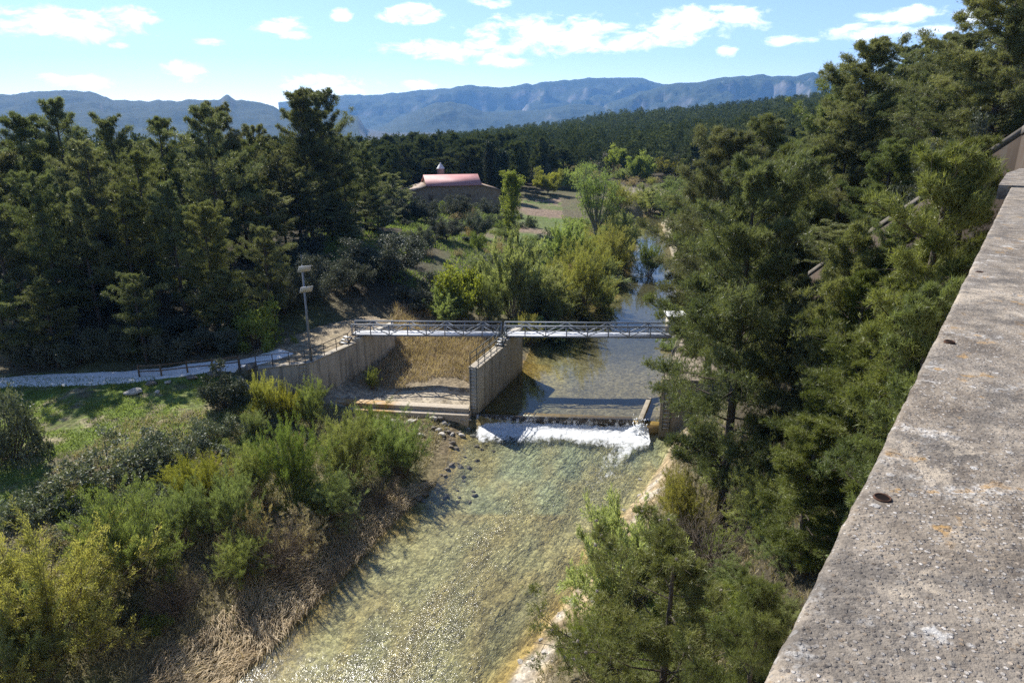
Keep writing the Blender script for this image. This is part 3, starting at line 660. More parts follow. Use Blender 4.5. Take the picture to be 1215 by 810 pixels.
def steps(name, label, p0, d, side, w, n, rise, run, z0):
    root = thing(name, label, 'steps', (*p0, z0)); d = np.array((*d, 0.)); side = np.array((*side, 0.))
    for k in range(n):
        c = d*(run*(k + .5)); m = MB(); a = math.atan2(d[1], d[0])
        m.box((c[0], c[1], rise*(k + 1) - .03), (run + .02, w, .05), a); m.build('tread', M_RUNG, root)
    for s in (-.5, .5):
        m = MB(); m.bar(side*w*s, side*w*s + d*run*n + np.array((0, 0, rise*n - .06)), .03, .12); m.build('stringer', M_DARK, root)
    return root
# pier
pA, pB = np.array((-2.52, 48.06)), np.array((0.95, 57.45)); pd = (pB - pA)/np.linalg.norm(pB - pA); pl = np.array((-pd[1], pd[0]))
PT = .78
pier = thing('weir_pier', 'free-standing grey concrete pier between the river and the dry bay', 'pier', (*pA, -1.4)); o3 = np.array((*pA, -1.4))
def loc(V, o): return [np.array(v, float) - o for v in V]
class LMB(MB):
    def __init__(s, o): super().__init__(); s.o = np.array(o, float)
    def hexa(s, P8): MB.hexa(s, [np.array(p, float) - s.o for p in P8])
m = LMB(o3); pm = pA + pd*6.1
prism(m, [pA, pm, pm + pl*PT, pA + pl*PT], -1.4, 3.62); prism(m, [pm + pd*.002, pB, pB + pl*PT, pm + pd*.002 + pl*PT], -1.4, 3.98)
m.build('wall', M_CONC, pier, bevel=.02)
m = LMB(o3); e = .025
prism(m, [pA - pd*e - pl*e, pm - pl*e, pm + pl*(PT + e), pA - pd*e + pl*(PT + e)], 3.622, 3.70); m.build('coping', M_CONC_TOP, pier, bevel=.01)
ladder('ladder', 'rung ladder on the near end of the free-standing pier', (*(pA + pl*PT*.5 - pd*.0), .2), pl, -pd, 3.55, .5, M_DARK, .29, 'wall ladders')
steps('access_steps', 'short flight of metal steps from the pier up to the footbridge', pA + pd*5.3 + pl*PT*.5, pd, pl, .62, 3, .17, .26, 3.70)
for off, lab in ((.06, 'green railing on the river side of the pier top'), (PT - .06, 'green railing on the dry-bay side of the pier top')):
    q = [(*(pA + pd*.12 + pl*off), 3.7), (*(pA + pd*5.2 + pl*off), 3.7), (*(pA + pd*6.2 + pl*off), 4.15)]
    railing('pier_railing', lab, q, 1.0, 1.15, M_DARK, (1.0, .55), .034, 'pier railings')
# left abutment
aA, aB, aC = WALL_A, WALL_B, WALL_C
ad = (aB - aA)/np.linalg.norm(aB - aA); al = np.array((-ad[1], ad[0])); cd = (aC - aA)/np.linalg.norm(aC - aA); cl_ = np.array((cd[1], -cd[0]))
o3 = np.array((*aA, -1.0)); ab = thing('abutment_wall', 'stained concrete retaining wall holding up the yard at the left end of the footbridge', 'retaining wall', o3)
am = aA + ad*5.6; T = .5
m = LMB(o3); prism(m, [aA, am, am + al*T, aA + al*T], -1, 3.60); prism(m, [am + ad*.002, aB + ad*.6, aB + ad*.6 + al*T, am + ad*.002 + al*T], -1, 3.98); m.build('river_face', M_CONC, ab, bevel=.02)
inn = aA + cd*.003
m = LMB(o3); prism(m, [aC, inn, inn + cl_*T*1.0, aC + cl_*T], -1, 3.60); m.build('front_face', M_CONC, ab, bevel=.02)
m = LMB(o3); e = .03
prism(m, [aA - al*e, am - al*e, am + al*(T + e), aA + al*(T + e)], 3.602, 3.72); prism(m, [aC - cl_*e, inn - cl_*e, inn + cl_*(T + e), aC + cl_*(T + e)], 3.604, 3.715); m.build('coping', M_CONC_TOP, ab, bevel=.01)
ladder('ladder', 'rung ladder on the front of the left retaining wall below the solar post', (*(aA + cd*.55), .55), cd, -cl_, 3.2, .55, M_CONC_TOP, .3, 'wall ladders')
steps('access_steps', 'short flight of metal steps from the yard up to the footbridge', aA + ad*4.75 + al*.75, ad, al, .75, 3, .17, .26, 3.64)
railing('yard_railing', 'thin dark railing along the river wall of the yard', [(*(aA + al*.12 + ad*.35), 3.72), (*(aA + al*.12 + ad*4.7), 3.72), (*(aA + al*.12 + ad*5.7), 4.15)], 1.0, 1.25, M_RUSTY, (1.0, .55), .03, 'yard railings')
railing('yard_railing', 'thin dark railing along the front wall of the yard', [(*(aC + cl_*.12 + cd*1.2), 3.64), (*(aC + cl_*.12 + cd*.1), 3.72), (*(aA + cl_*.12 + cd*.3), 3.72)], .95, 1.35, M_RUSTY, (1.0, .5), .03, 'yard railings')
# right abutment
rA = np.array((10.8, 45.8)); rd = np.array((.36, .933)); rr = np.array((.99, -.12)); rB = rA + rd*12.0
o3 = np.array((*rA, -1.5)); rab = thing('abutment_wall', 'concrete abutment block at the right end of the weir behind the big pine', 'retaining wall', o3)
m = LMB(o3); prism(m, [rA, rA + rr*6.5, rB + rr*6, rB], -1.5, 3.68); m.build('block', m_concrete('earthy_concrete', (.27, .225, .17), .6), rab, bevel=.02)
ladder('ladder', 'rung ladder on the right abutment beside the rushing notch', (*(rA + rr*.5), -.3), rr, (0, -1), 3.9, .5, M_DARK, .3, 'wall ladders')
railing('abutment_railing', 'dark railing on top of the right abutment', [(*(rA + rr*3.0 + (0, .12)), 3.68), (*(rA + rr*.12 + rd*.12), 3.68), (*(rA + rr*.12 + rd*7.2), 3.68)], 1.0, 1.1, M_RUSTY, (1.0, .5), .024)
hut = thing('gauge_hut', 'small hut with a white slab roof at the right end of the footbridge', 'hut', (15.2, 61.0, 2.6))
m = MB(); m.box((0, 0, .7), (1.5, 1.5, 1.7)); m.build('wall', M_CONC, hut)
m = MB(); m.box((0, 0, 1.62), (1.9, 1.9, .14)); m.build('roof', M_WHITE, hut, bevel=.01)
m = MB(); m.tube([(-.55, -.2, 1.6), (-.55, -.2, 4.3)], .03, 6); m.build('mast', M_STEEL, hut)

# weir across the river
wd = (WEIR_R - WEIR_L)/np.linalg.norm(WEIR_R - WEIR_L); wu = np.array((-wd[1], wd[0]))
notch = WEIR_L + wd*12.05
wl0 = WEIR_L + wd*.15
o3 = np.array((*WEIR_L, -1.6)); weir = thing('weir', 'low concrete weir with water sliding over its straight crest', 'weir', o3)
t = NT('wet_algae_concrete'); v = t.pos(); n = t.noise(v, 3, 6, .65)
M_WET = t.done(t.bsdf(t.mix(t.map(n, .3, .7), (.16, .105, .035), (.38, .25, .075)), .35, t.bump(n, .4, .02), .5))
m = LMB(o3); prism(m, [wl0, notch, notch + wu*.75, wl0 + wu*.75], -1.6, -.05); m.build('sill', M_WET, weir)
m = LMB(o3); prism(m, [notch + wd*.002, WEIR_R + wd*.8, WEIR_R + wd*.8 + wu*.8, notch + wd*.002 + wu*.8], -1.6, -.38); m.build('notch_sill', M_WET, weir)
m = LMB(o3); prism(m, [wl0 - wu*.04, notch - wu*.04, notch - wu*.006, wl0 - wu*.006], -.5, .03); m.build('crest_plate', M_RUSTY, weir)
g0, g1 = P(757, 497, .18), P(768, 471, .18)
gd = (g1 - g0)[:2]; gd /= np.linalg.norm(gd); gs = np.array((gd[1], -gd[0]))
m = LMB(o3); prism(m, [g0[:2], g0[:2] + gs*.34, g1[:2] + gs*.34, g1[:2]], -1.2, .20); m.build('guide_wall', M_CONC_TOP, weir, bevel=.015)
# falling water and foam
def mat_foam():
    t = NT('white_water'); v = t.pos()
    d = t.n('ShaderNodeAttribute', attribute_name='dens').outputs['Fac']
    st = t.n('ShaderNodeMapping', {'Vector': v, 'Rotation': (0, 0, R(-15)), 'Scale': (1, 2.2, 1)}, vector_type='TEXTURE').outputs[0]
    n = t.noise(st, 2.6, 8, .72, .6); n2 = t.noise(v, 14, 4, .7)
    a = t.map(t.math('ADD', t.math('ADD', d, t.math('MULTIPLY', t.math('SUBTRACT', n, .5), 2.6)), t.math('MULTIPLY', t.math('SUBTRACT', n2, .5), .8)), .40, 1.0)
    sh = t.n('ShaderNodeMixShader', {0: .35, 1: t.bsdf((.86, .88, .89), .55, t.bump(n2, .5, .05), .4), 2: t.n('ShaderNodeBsdfTranslucent', {'Color': (.86, .88, .89, 1)}).outputs[0]}).outputs[0]
    return t.done(t.n('ShaderNodeMixShader', {0: a, 1: t.n('ShaderNodeBsdfTransparent').outputs[0], 2: sh}).outputs[0])
M_FOAM = mat_foam()
def foam():
    # apron below the weir; a tongue that runs on along the right bank
    nx, ny = 150, 190; s = np.linspace(0, 13.2, nx); q = np.linspace(-.12, 11, ny)**1.0
    S, Q = np.meshgrid(s, q); X = WEIR_L[0] + wd[0]*S - wu[0]*Q; Y = WEIR_L[1] + wd[1]*S - wu[1]*Q
    X = X - .30*np.clip(Q - 2, 0, 99)*sstep(6, 13, S)                       # follows the bank
    reach = 2.6 + .8*fbm(S*.6, S*0, 3, 71) + .9*np.exp(-((S - 11.6)/1.3)**2) + .3*np.exp(-((S - 3)/2.0)**2)
    dens = np.clip(1.42 - (np.clip(Q - .05, 0, 99)/reach)**2.2*.95, -1, 1.2)
    c = 12.0 - .12*Q; tongue = np.exp(-((S - c)/(.55 + .13*Q))**2)*np.clip(1.35 - Q/11., 0, 1)*1.05
    dens = np.maximum(dens, tongue*(.80 + .5*fbm(S*2.6, Q*.8, 4, 5))*np.clip(1.25 - Q/10, .4, 1.1)); dens = dens*sstep(-.2, .9, S) - .25*sstep(1.2, .0, S)
    lump = np.clip(dens, 0, 1)
    Z = ZL + .05 + lump*(.06 + .09*(fbm(X*3.2, Y*3.2, 5, 73, .65) + .2)) + .35*np.exp(-((Q - .2)/.35)**2)*(S > .2)*(.4 + .5*vnoise(S*3, Q*3, 9))
    Z += np.exp(-((S - 12.4)/.55)**2 - ((Q - .5)/.5)**2)*(.35 + .6*np.clip(fbm(X*4, Y*4, 3, 77), 0, 1))
    keep = dens > -.25
    f = grid_faces(ny, nx); kf = keep.ravel()[f].any(1)
    o = link('foam', np_mesh('foam', np.c_[X.ravel(), Y.ravel(), Z.ravel()], f[kf], {'dens': dens.ravel()*.95}, smooth=True), M_FOAM)
    tag(o, 'white foam churning below the weir and down the right bank', 'foam', kind='stuff')
    # curtain
    m_ = 120; s = np.linspace(.25, 12.0, m_); tt = np.linspace(0, 1, 14); S, T = np.meshgrid(s, tt)
    out = .05 + .34*T**.7 + .03*fbm(S*4, T*1.5, 3, 74)*T; Z = .02 - .80*T**1.5; 
    X = WEIR_L[0] + wd[0]*S - wu[0]*out; Y = WEIR_L[1] + wd[1]*S - wu[1]*out
    d = .25 + .45*T + .3*(vnoise(S*5, T*.6, 75) - .5)
    o = link('falling_water', np_mesh('falling_water', np.c_[X.ravel(), Y.ravel(), Z.ravel()], grid_faces(14, m_), {'dens': d.ravel()}, smooth=True), M_FOAM)
    tag(o, 'thin curtain of water falling off the weir crest', 'water', kind='stuff')
    # spray over the notch
    r = np.random.RandomState(4); mm = MB()
    for k in range(70):
        s_ = 12.0 + r.rand()*1.1; q_ = .1 + r.rand()*1.2; h = r.rand()**2*1.3
        c = np.array((WEIR_L[0] + wd[0]*s_ - wu[0]*q_, WEIR_L[1] + wd[1]*s_ - wu[1]*q_, ZL + .1 + h)); z = .03 + r.rand()*.07*(1.3 - h)
        V = np.array([(1, 0, 0), (-1, 0, 0), (0, 1, 0), (0, -1, 0), (0, 0, 1.6), (0, 0, -1.6)])*z*(0.6 + r.rand(6, 1)*.8) + c
        mm.add(V, None, [[0, 2, 4], [2, 1, 4], [1, 3, 4], [3, 0, 4], [2, 0, 5], [1, 2, 5], [3, 1, 5], [0, 3, 5]])
    t = NT('spray'); sp = mm.build('spray', t.done(t.bsdf((.85, .87, .88), .4)), None, True)
    tag(sp, 'spray thrown up where water rushes through the notch', 'spray', kind='stuff')
foam()
# stepped sills closing the dry bay
def sill(label, px, z0, z1, mat):
    q = [P(x, y, z1)[:2] for x, y in px]; m = MB(); prism(m, q, z0, z1)
    return tag(m.build('concrete_sill', mat, bevel=.02), label, 'sill', 'sills across the dry bay')
t = NT('ochre_stained_concrete'); v = t.pos(); n = t.noise(v, 1.2, 6, .6); fx = t.n('ShaderNodeSeparateXYZ', {0: v}).outputs[0]
oc = t.math('MULTIPLY', t.map(n, .3, .6), t.map(fx, -8.6, -9.4))
M_SILL = t.done(t.bsdf(t.mix(oc, t.mix(t.map(t.noise(v, 6, 4), .3, .7), (.34, .28, .205), (.50, .44, .35)), (.36, .21, .06)), .85, t.bump(n, .3, .03), .2))
sill('upper pale concrete sill across the dry bay', [(395, 476.5), (556, 485), (557, 480.3), (400, 472)], -.6, .48, M_SILL)
sill('lower ochre-stained concrete sill in front of the upper one', [(392, 484.5), (555.5, 493.0), (560, 487.2), (394, 479.6)], -1.0, .14, M_SILL)

# ------------------------------------------------------------------ footbridge: two truss spans
def bridge_span(label, a, b, xs, zc=4.08, h=1.02, w=1.15):
    """a, b: near-side ends; xs: post positions along it"""
    a, b = np.array(a, float), np.array(b, float); d = (b - a)/np.linalg.norm(b - a); n = np.array((-d[1], d[0])); L = xs[-1]
    root = thing('footbridge', label, 'footbridge', (*a, zc), math.atan2(d[1], d[0]), 'spans of the footbridge')
    m = MB(); m.box((L/2, w/2, .10), (L, w - .06, .05)); m.build('deck', M_DECK, root)
    for yy in (0, w):
        tr = MB(); tr.box((L/2, yy, h - .05), (L + .08, .09, .10)); tr.box((L/2, yy, .06), (L + .06, .07, .12)); tr = tr.build('truss', M_STEEL, root)
        m = MB(); m.box((L/2, yy + (.06 if yy == 0 else -.06), h*.52), (L, .03, .04)); m.build('mid_rail', M_STEEL, tr)
        for i, x in enumerate(xs):
            m = MB(); e = i in (0, len(xs) - 1); m.box((x, yy, h/2 - .005), (.13 if e else .085, .06, h - .085)); m.build('post', M_STEEL, tr)
        for i in range(len(xs) - 1):
            p, q = (xs[i] + .04, .12), (xs[i + 1] - .03, h - .1)
            if i % 2: p, q = (xs[i] + .03, h - .1), (xs[i + 1] - .04, .12)
            m = MB(); m.bar((p[0], yy, p[1]), (q[0], yy, q[1]), .06, .085, up=(0, 1, 0)); m.build('diagonal', M_STEEL, tr)
    return root
L1 = 12.52; bridge_span('left steel truss span of the footbridge over the dry bay', (-13.45, 54.85), (-1.1, 54.5), list(np.linspace(0, L1, 9)))
bridge_span('right steel truss span of the footbridge over the river', (-.62, 54.5), (13.2, 54.1), [0] + [1.71 + 1.735*k for k in range(8)])

# ------------------------------------------------------------------ solar post, fence, boulders
lp = thing('solar_lamp_post', 'tall galvanised post with two small solar panels at the corner of the yard', 'solar post', (-15.5, 49.62, 3.64))
m = MB(); m.tube([(0, 0, 0), (0, 0, 3.6), (0, 0, 7.55)], [.10, .085, .06], 10); m.build('pole', M_STEEL, lp, True)
m = MB(); m.box((0, 0, .02), (.42, .42, .05)); m.build('base_plate', M_STEEL, lp)
m = MB(); m.tube([(0, 0, 7.5), (0, 0, 8.35)], .018, 5); m.build('antenna', M_STEEL, lp)
for z in (7.3, 5.75):
    c = np.array((.22, -.18, z)); nn = np.array((-.42, .62, .66)); nn /= np.linalg.norm(nn); a = np.cross((0, 0, 1), nn); a /= np.linalg.norm(a); b = np.cross(nn, a)
    a, b = a*.46, b*.33
    m = MB(); m.hexa([c - a - b, c + a - b, c + a + b, c - a + b, c - a - b + nn*.035, c + a - b + nn*.035, c + a + b + nn*.035, c - a + b + nn*.035]); pn = m.build('panel', M_PANELBACK, lp)
    m = MB(); u = nn*.037; e = .95; m.hexa([c - a*e - b*e + u, c + a*e - b*e + u, c + a*e + b*e + u, c - a*e + b*e + u] + [p + nn*.004 for p in (c - a*e - b*e + u, c + a*e - b*e + u, c + a*e + b*e + u, c - a*e + b*e + u)]); m.build('cells', M_PANEL, pn)
    m = MB(); m.bar((0, 0, z), c, .04, .04); m.bar((0, 0, z - .3), c - b*.5, .025, .025); m.build('bracket', M_STEEL, lp)
fence_px = [(166, 449), (192, 447), (223, 444), (253, 441), (284, 438)]
fp = [hit(x, y) for x, y in fence_px]
fr = thing('timber_fence', 'low weathered timber rail fence on the meadow side of the path', 'fence', fp[0])
for p in fp:
    q = p - fp[0]; m = MB(); m.tube([q - (0, 0, .3), q + (0, 0, .98)], .065, 7); m.build('post', M_TIMBER, fr)
for hh in (.92, .5):
    m = MB(); m.tube([p - fp[0] + (0, -.06, hh) for p in fp], .045, 6); m.build('rail', M_TIMBER, fr)
t = NT('limestone'); v = t.oc(); n = t.noise(v, 3, 7, .65)
M_STONE = t.done(t.bsdf(t.mix(t.map(n, .3, .7), (.27, .24, .20), (.60, .56, .49)), .9, t.bump(n, .7, .08), .2))
t = NT('dark_stone'); v = t.oc(); n = t.noise(v, 3, 7, .65)
M_STONE_D = t.done(t.bsdf(t.mix(t.map(n, .3, .7), (.10, .085, .065), (.26, .23, .19)), .9, t.bump(n, .7, .08), .2))
def rock_mesh(name, seed, sq=(1, .8, .55)):
    import bmesh
    bm = bmesh.new(); bmesh.ops.create_icosphere(bm, subdivisions=3, radius=1.0); r = np.random.RandomState(seed)
    V = np.array([v.co for v in bm.verts])
    for k in range(9):                                         # facets
        d = r.randn(3); d /= np.linalg.norm(d); h = .55 + r.rand()*.35; s = V @ d; V -= np.clip(s - h, 0, 9)[:, None]*d*.9
    V += .05*np.c_[fbm(V[:, 0]*3, V[:, 1]*3, 3, seed), fbm(V[:, 1]*3, V[:, 2]*3, 3, seed + 1), fbm(V[:, 2]*3, V[:, 0]*3, 3, seed + 2)]
    V *= np.array(sq)
    for v, c in zip(bm.verts, V): v.co = c
    me = bpy.data.meshes.new(name); bm.to_mesh(me); bm.free(); return me
ROCKS = [rock_mesh('boulder', s) for s in (1, 2, 3, 4)]
def boulder(px, py, size, label, mat=0, sq=(1, 1, 1), group=None, sink=.3):
    p = hit(px, py); me = ROCKS[rnd.randrange(4)].copy(); me.materials.append(M_STONE if mat == 0 else M_STONE_D)
    o = link('boulder', me); o.location = (p[0], p[1], p[2] + size*.55*(.5 - sink)); o.scale = (size*sq[0]/2, size*sq[1]/2, size*sq[2]/2); o.rotation_euler = (rnd.uniform(-.2, .2), rnd.uniform(-.2, .2), rnd.uniform(0, 6))
    return tag(o, label, 'boulder', group)
boulder(157, 468, 1.5, 'flat pale limestone slab lying on the meadow below the fence', 0, (1, .75, .5))
boulder(180, 458, .85, 'dark rounded boulder just under the second fence post', 1, (1, 1, 1))
boulder(199, 455, .6, 'small pale boulder between two fence posts', 0)
boulder(187, 466, .45, 'small grey stone in front of the dark rounded boulder', 0)
boulder(228, 449, .95, 'flat dark boulder at the path edge under the timber fence', 1, (1.2, .8, .6))
boulder(253, 445, 1.0, 'dark boulder at the end of the gravel path', 1, (1.2, .9, .6))
for k, (x, y, s) in enumerate(((299, 448, 1.1), (292, 462, 1.0), (303, 466, .9), (285, 452, .9), (306, 456, .8))):
    boulder(x, y, s, 'rough boulder of the rock armour at the left foot of the yard wall', 1, group='rock armour beside the yard wall')
for k in range(34):
    x = rnd.uniform(440, 562); y = 493 + (x - 440)*.075 + rnd.uniform(1, 20)
    boulder(x, y, rnd.uniform(.3, .85), 'rough pale stone in the rubble below the lower sill', 0 if rnd.random() < .6 else 1, group='rubble below the sills')
for k in range(46):
    x = rnd.uniform(528, 600); y = rnd.uniform(508, 600); x -= (y - 508)*.42
    if x > 450: boulder(x, y, rnd.uniform(.22, .6), 'wet brown stone in the shallow left edge of the river', 1, group='stones along the left water edge', sink=.42)
for k in range(34):
    y = rnd.uniform(556, 800); f_ = (y - 545)/265; x = 775 - 172*f_**.8 + rnd.uniform(0, 52)
    boulder(x, y, rnd.uniform(.12, .42), 'pale stone on the ochre right bank', 0, group='stones along the right bank', sink=.42)

# ------------------------------------------------------------------ farmhouse, silo
t = NT('brown_stone_wall'); v = t.pos(); br = t.n('ShaderNodeTexVoronoi', {'Vector': v, 'Scale': 2.4}); n = t.noise(v, 1.3, 6, .65)
k_ = t.n('ShaderNodeSeparateColor', {0: br.outputs['Color']})
M_FWALL = t.done(t.bsdf(t.mix(t.map(n, .3, .7), t.mix(k_.outputs[0], (.17, .12, .08), (.30, .23, .16)), (.34, .265, .19)), .95, t.bump(br.outputs['Distance'], .4, .05), .1))
def m_roof(name, a, b, sc):
    t = NT(name); v = t.oc(); w = t.n('ShaderNodeTexWave', {'Vector': v, 'Scale': sc, 'Distortion': 0.0}, bands_direction='X').outputs['Fac']; n = t.noise(v, .7, 5, .6)
    return t.done(t.bsdf(t.mix(t.map(n, .3, .7), a, b), .6, t.bump(w, .6, .06), .35))
M_PINK = m_roof('pink_sheet_roof', (.42, .19, .175), (.54, .27, .25), 1.4)
M_TILE = m_roof('tan_tile_roof', (.24, .16, .11), (.40, .30, .22), 1.8)
fh = thing('farmhouse', 'low brown stone farmhouse with a pale red sheet roof in the clearing', 'farmhouse', (-11.5, 146, 3.1), R(14))
fo = np.array((-11.5, 146, 5.2))
def fpx(px, py, Y): return PY(px, py, Y) - fo
def poly_obj(name, V, faces, mat, parent):
    me = bpy.data.meshes.new(name); me.from_pydata([tuple(map(float, v)) for v in V], [], faces); me.update(); return link(name, me, mat, parent)
e0, e1 = fpx(507, 219.5, 146), fpx(571, 213.5, 146); r0, r1 = fpx(504.5, 211, 150.5), fpx(565, 206.5, 150.5)
e0[2] = e1[2] = 5.2; r0[2] = r1[2] = 7.0; b0, b1 = e0 + (0, 9, 0), e1 + (0, 9, 0)
x0, x1 = e0[0], e1[0]
wl = e0[0] - 3.9; wr = e1[0] + 4.3
V = [(wl, .3, -1), (wr, .3, -1), (wr, 8.7, -1), (wl, 8.7, -1), (wl, .3, 3.7), (x0, .3, 5.0), (x1, .3, 5.0), (wr, .3, 3.7), (wr, 8.7, 3.7), (x1, 8.7, 5.0), (x0, 8.7, 5.0), (wl, 8.7, 3.7), (x0, 4.5, 6.8), (x1, 4.5, 6.8)]
poly_obj('wall', V, [[0, 1, 7, 6, 5, 4], [1, 2, 8, 7], [2, 3, 11, 10, 9, 8], [3, 0, 4, 11], [5, 12, 10], [6, 9, 13], [4, 5, 10, 11], [6, 7, 8, 9]], M_FWALL, fh)
def roof_sheet(name, a, b, c, d, th, mat):   # a,b eave; c,d ridge
    n_ = np.cross(np.array(b) - a, np.array(d) - a); n_ /= np.linalg.norm(n_); n_ *= th if n_[2] > 0 else -th
    m = MB(); m.hexa([a, b, c, d] + [np.array(p) + n_ for p in (a, b, c, d)]); return m.build(name, mat, fh)
A_ = np.array
roof_sheet('roof', A_((x0 - .25, -.2, 4.93)), A_((x1 + .25, -.2, 4.93)), A_((x1 + .25, 4.52, 6.85)), A_((x0 - .25, 4.52, 6.85)), .10, M_PINK)
roof_sheet('roof', A_((x1 + .25, 9.2, 4.93)), A_((x0 - .25, 9.2, 4.93)), A_((x0 - .25, 4.53, 6.85)), A_((x1 + .25, 4.53, 6.85)), .10, M_PINK)
roof_sheet('side_roof', A_((wl - .4, 9.0, 3.66)), A_((wl - .4, -.15, 3.66)), A_((x0 - .02, -.15, 5.06)), A_((x0 - .02, 9.0, 5.06)), .10, M_TILE)
roof_sheet('side_roof', A_((wr + .3, -.15, 3.66)), A_((wr + .3, 9.0, 3.66)), A_((x1 + .02, 9.0, 5.06)), A_((x1 + .02, -.15, 5.06)), .10, M_TILE)
for xx in (-5.5, 2.5):
    m = MB(); m.box((xx, .28, 2.6), (.9, .10, 1.1)); wn = m.build('window', M_TIMBER, fh)
silo = thing('feed_silo', 'small galvanised feed silo with a conical lid behind the farmhouse', 'silo', (*PY(523, 205, 157)[:2], 4.6))
lathe('tank', [(.05, 1.0), (.85, 2.2), (.85, 6.2), (.9, 6.22)], 20, m_plain('dull_zinc', (.22, .23, .25), .6, 0, .2, 2), (0, 0, 0), silo); lathe('lid', [(.93, 6.2), (.4, 7.0), (.15, 7.25), (.14, 7.5), (.01, 7.52)], 20, M_PANELBACK, (0, 0, 0), silo)
for k in range(4):
    a = k*math.pi/2 + .5; m = MB(); m.bar((.95*math.cos(a), .95*math.sin(a), -.3), (.95*math.cos(a), .95*math.sin(a), 2.6), .09, .09, up=(0, 1, 0)); m.build('leg', M_PANELBACK, silo)

# ------------------------------------------------------------------ vegetation
def unit(v): return v/(np.linalg.norm(v, axis=-1, keepdims=True) + 1e-9)
def blades(Cn, D, L, Wd, rs, rhomb=False):
    """thin leaf faces: triangles (needles) or rhombs (leaves)"""
    n = len(Cn); D = unit(D); sd = unit(np.cross(D, rs.randn(n, 3))); L = np.broadcast_to(L, (n,))[:, None]; Wd = np.broadcast_to(Wd, (n,))[:, None]
    if rhomb:
        V = np.stack([Cn, Cn + D*L*.5 + sd*Wd/2, Cn + D*L, Cn + D*L*.5 - sd*Wd/2], 1).reshape(-1, 3); return V, np.arange(4*n).reshape(-1, 4)
    V = np.stack([Cn - sd*Wd/2, Cn + sd*Wd/2, Cn + D*L], 1).reshape(-1, 3); return V, np.arange(3*n).reshape(-1, 3)
def in_ball(n, rs):
    v = unit(rs.randn(n, 3)); return v*(rs.rand(n, 1)**(1/2.4))
def branch_pts(p0, az, el0, el1, L, rs, n=5, wob=.12):
    pts = [np.array(p0, float)]; a = az
    for k in range(n - 1):
        f = k/(n - 2) if n > 2 else 0; e = el0 + (el1 - el0)*f; a += rs.randn()*wob
        pts.append(pts[-1] + np.array((math.cos(a)*math.cos(e), math.sin(a)*math.cos(e), math.sin(e)))*L/(n - 1))
    return np.array(pts)
def foliage(cl, rs, ntuft, nbl, bl, bw, flat=.65, up=.7, outw=.7, rhomb=False, jit=.5):
    """cl: list of (centre, radius, direction, tint)"""
    Cc = np.array([c[0] for c in cl]); Rc = np.array([c[1] for c in cl]); Dc = np.array([c[2] for c in cl]); Tc = np.array([c[3] for c in cl])
    idx = np.repeat(np.arange(len(cl)), ntuft); off = np.clip(rs.randn(len(idx), 3)*.46, -1.3, 1.3); off[:, 2] *= flat
    T = Cc[idx] + off*Rc[idx][:, None]; D = unit(off*outw + np.array((0, 0, up)) + Dc[idx]*.45 + rs.randn(len(idx), 3)*.25); tt = np.clip(Tc[idx] + rs.randn(len(idx))*.16, 0, 1)
    i2 = np.repeat(np.arange(len(T)), nbl); B = T[i2] + rs.randn(len(i2), 3)*bl*.12; DD = D[i2] + rs.randn(len(i2), 3)*jit
    V, Fc = blades(B, DD, bl*(.7 + .6*rs.rand(len(i2))), bw*(.7 + .6*rs.rand(len(i2))), rs, rhomb)
    return V, Fc, np.repeat(np.clip(tt[i2] + rs.randn(len(i2))*.06, 0, 1), 4 if rhomb else 3)
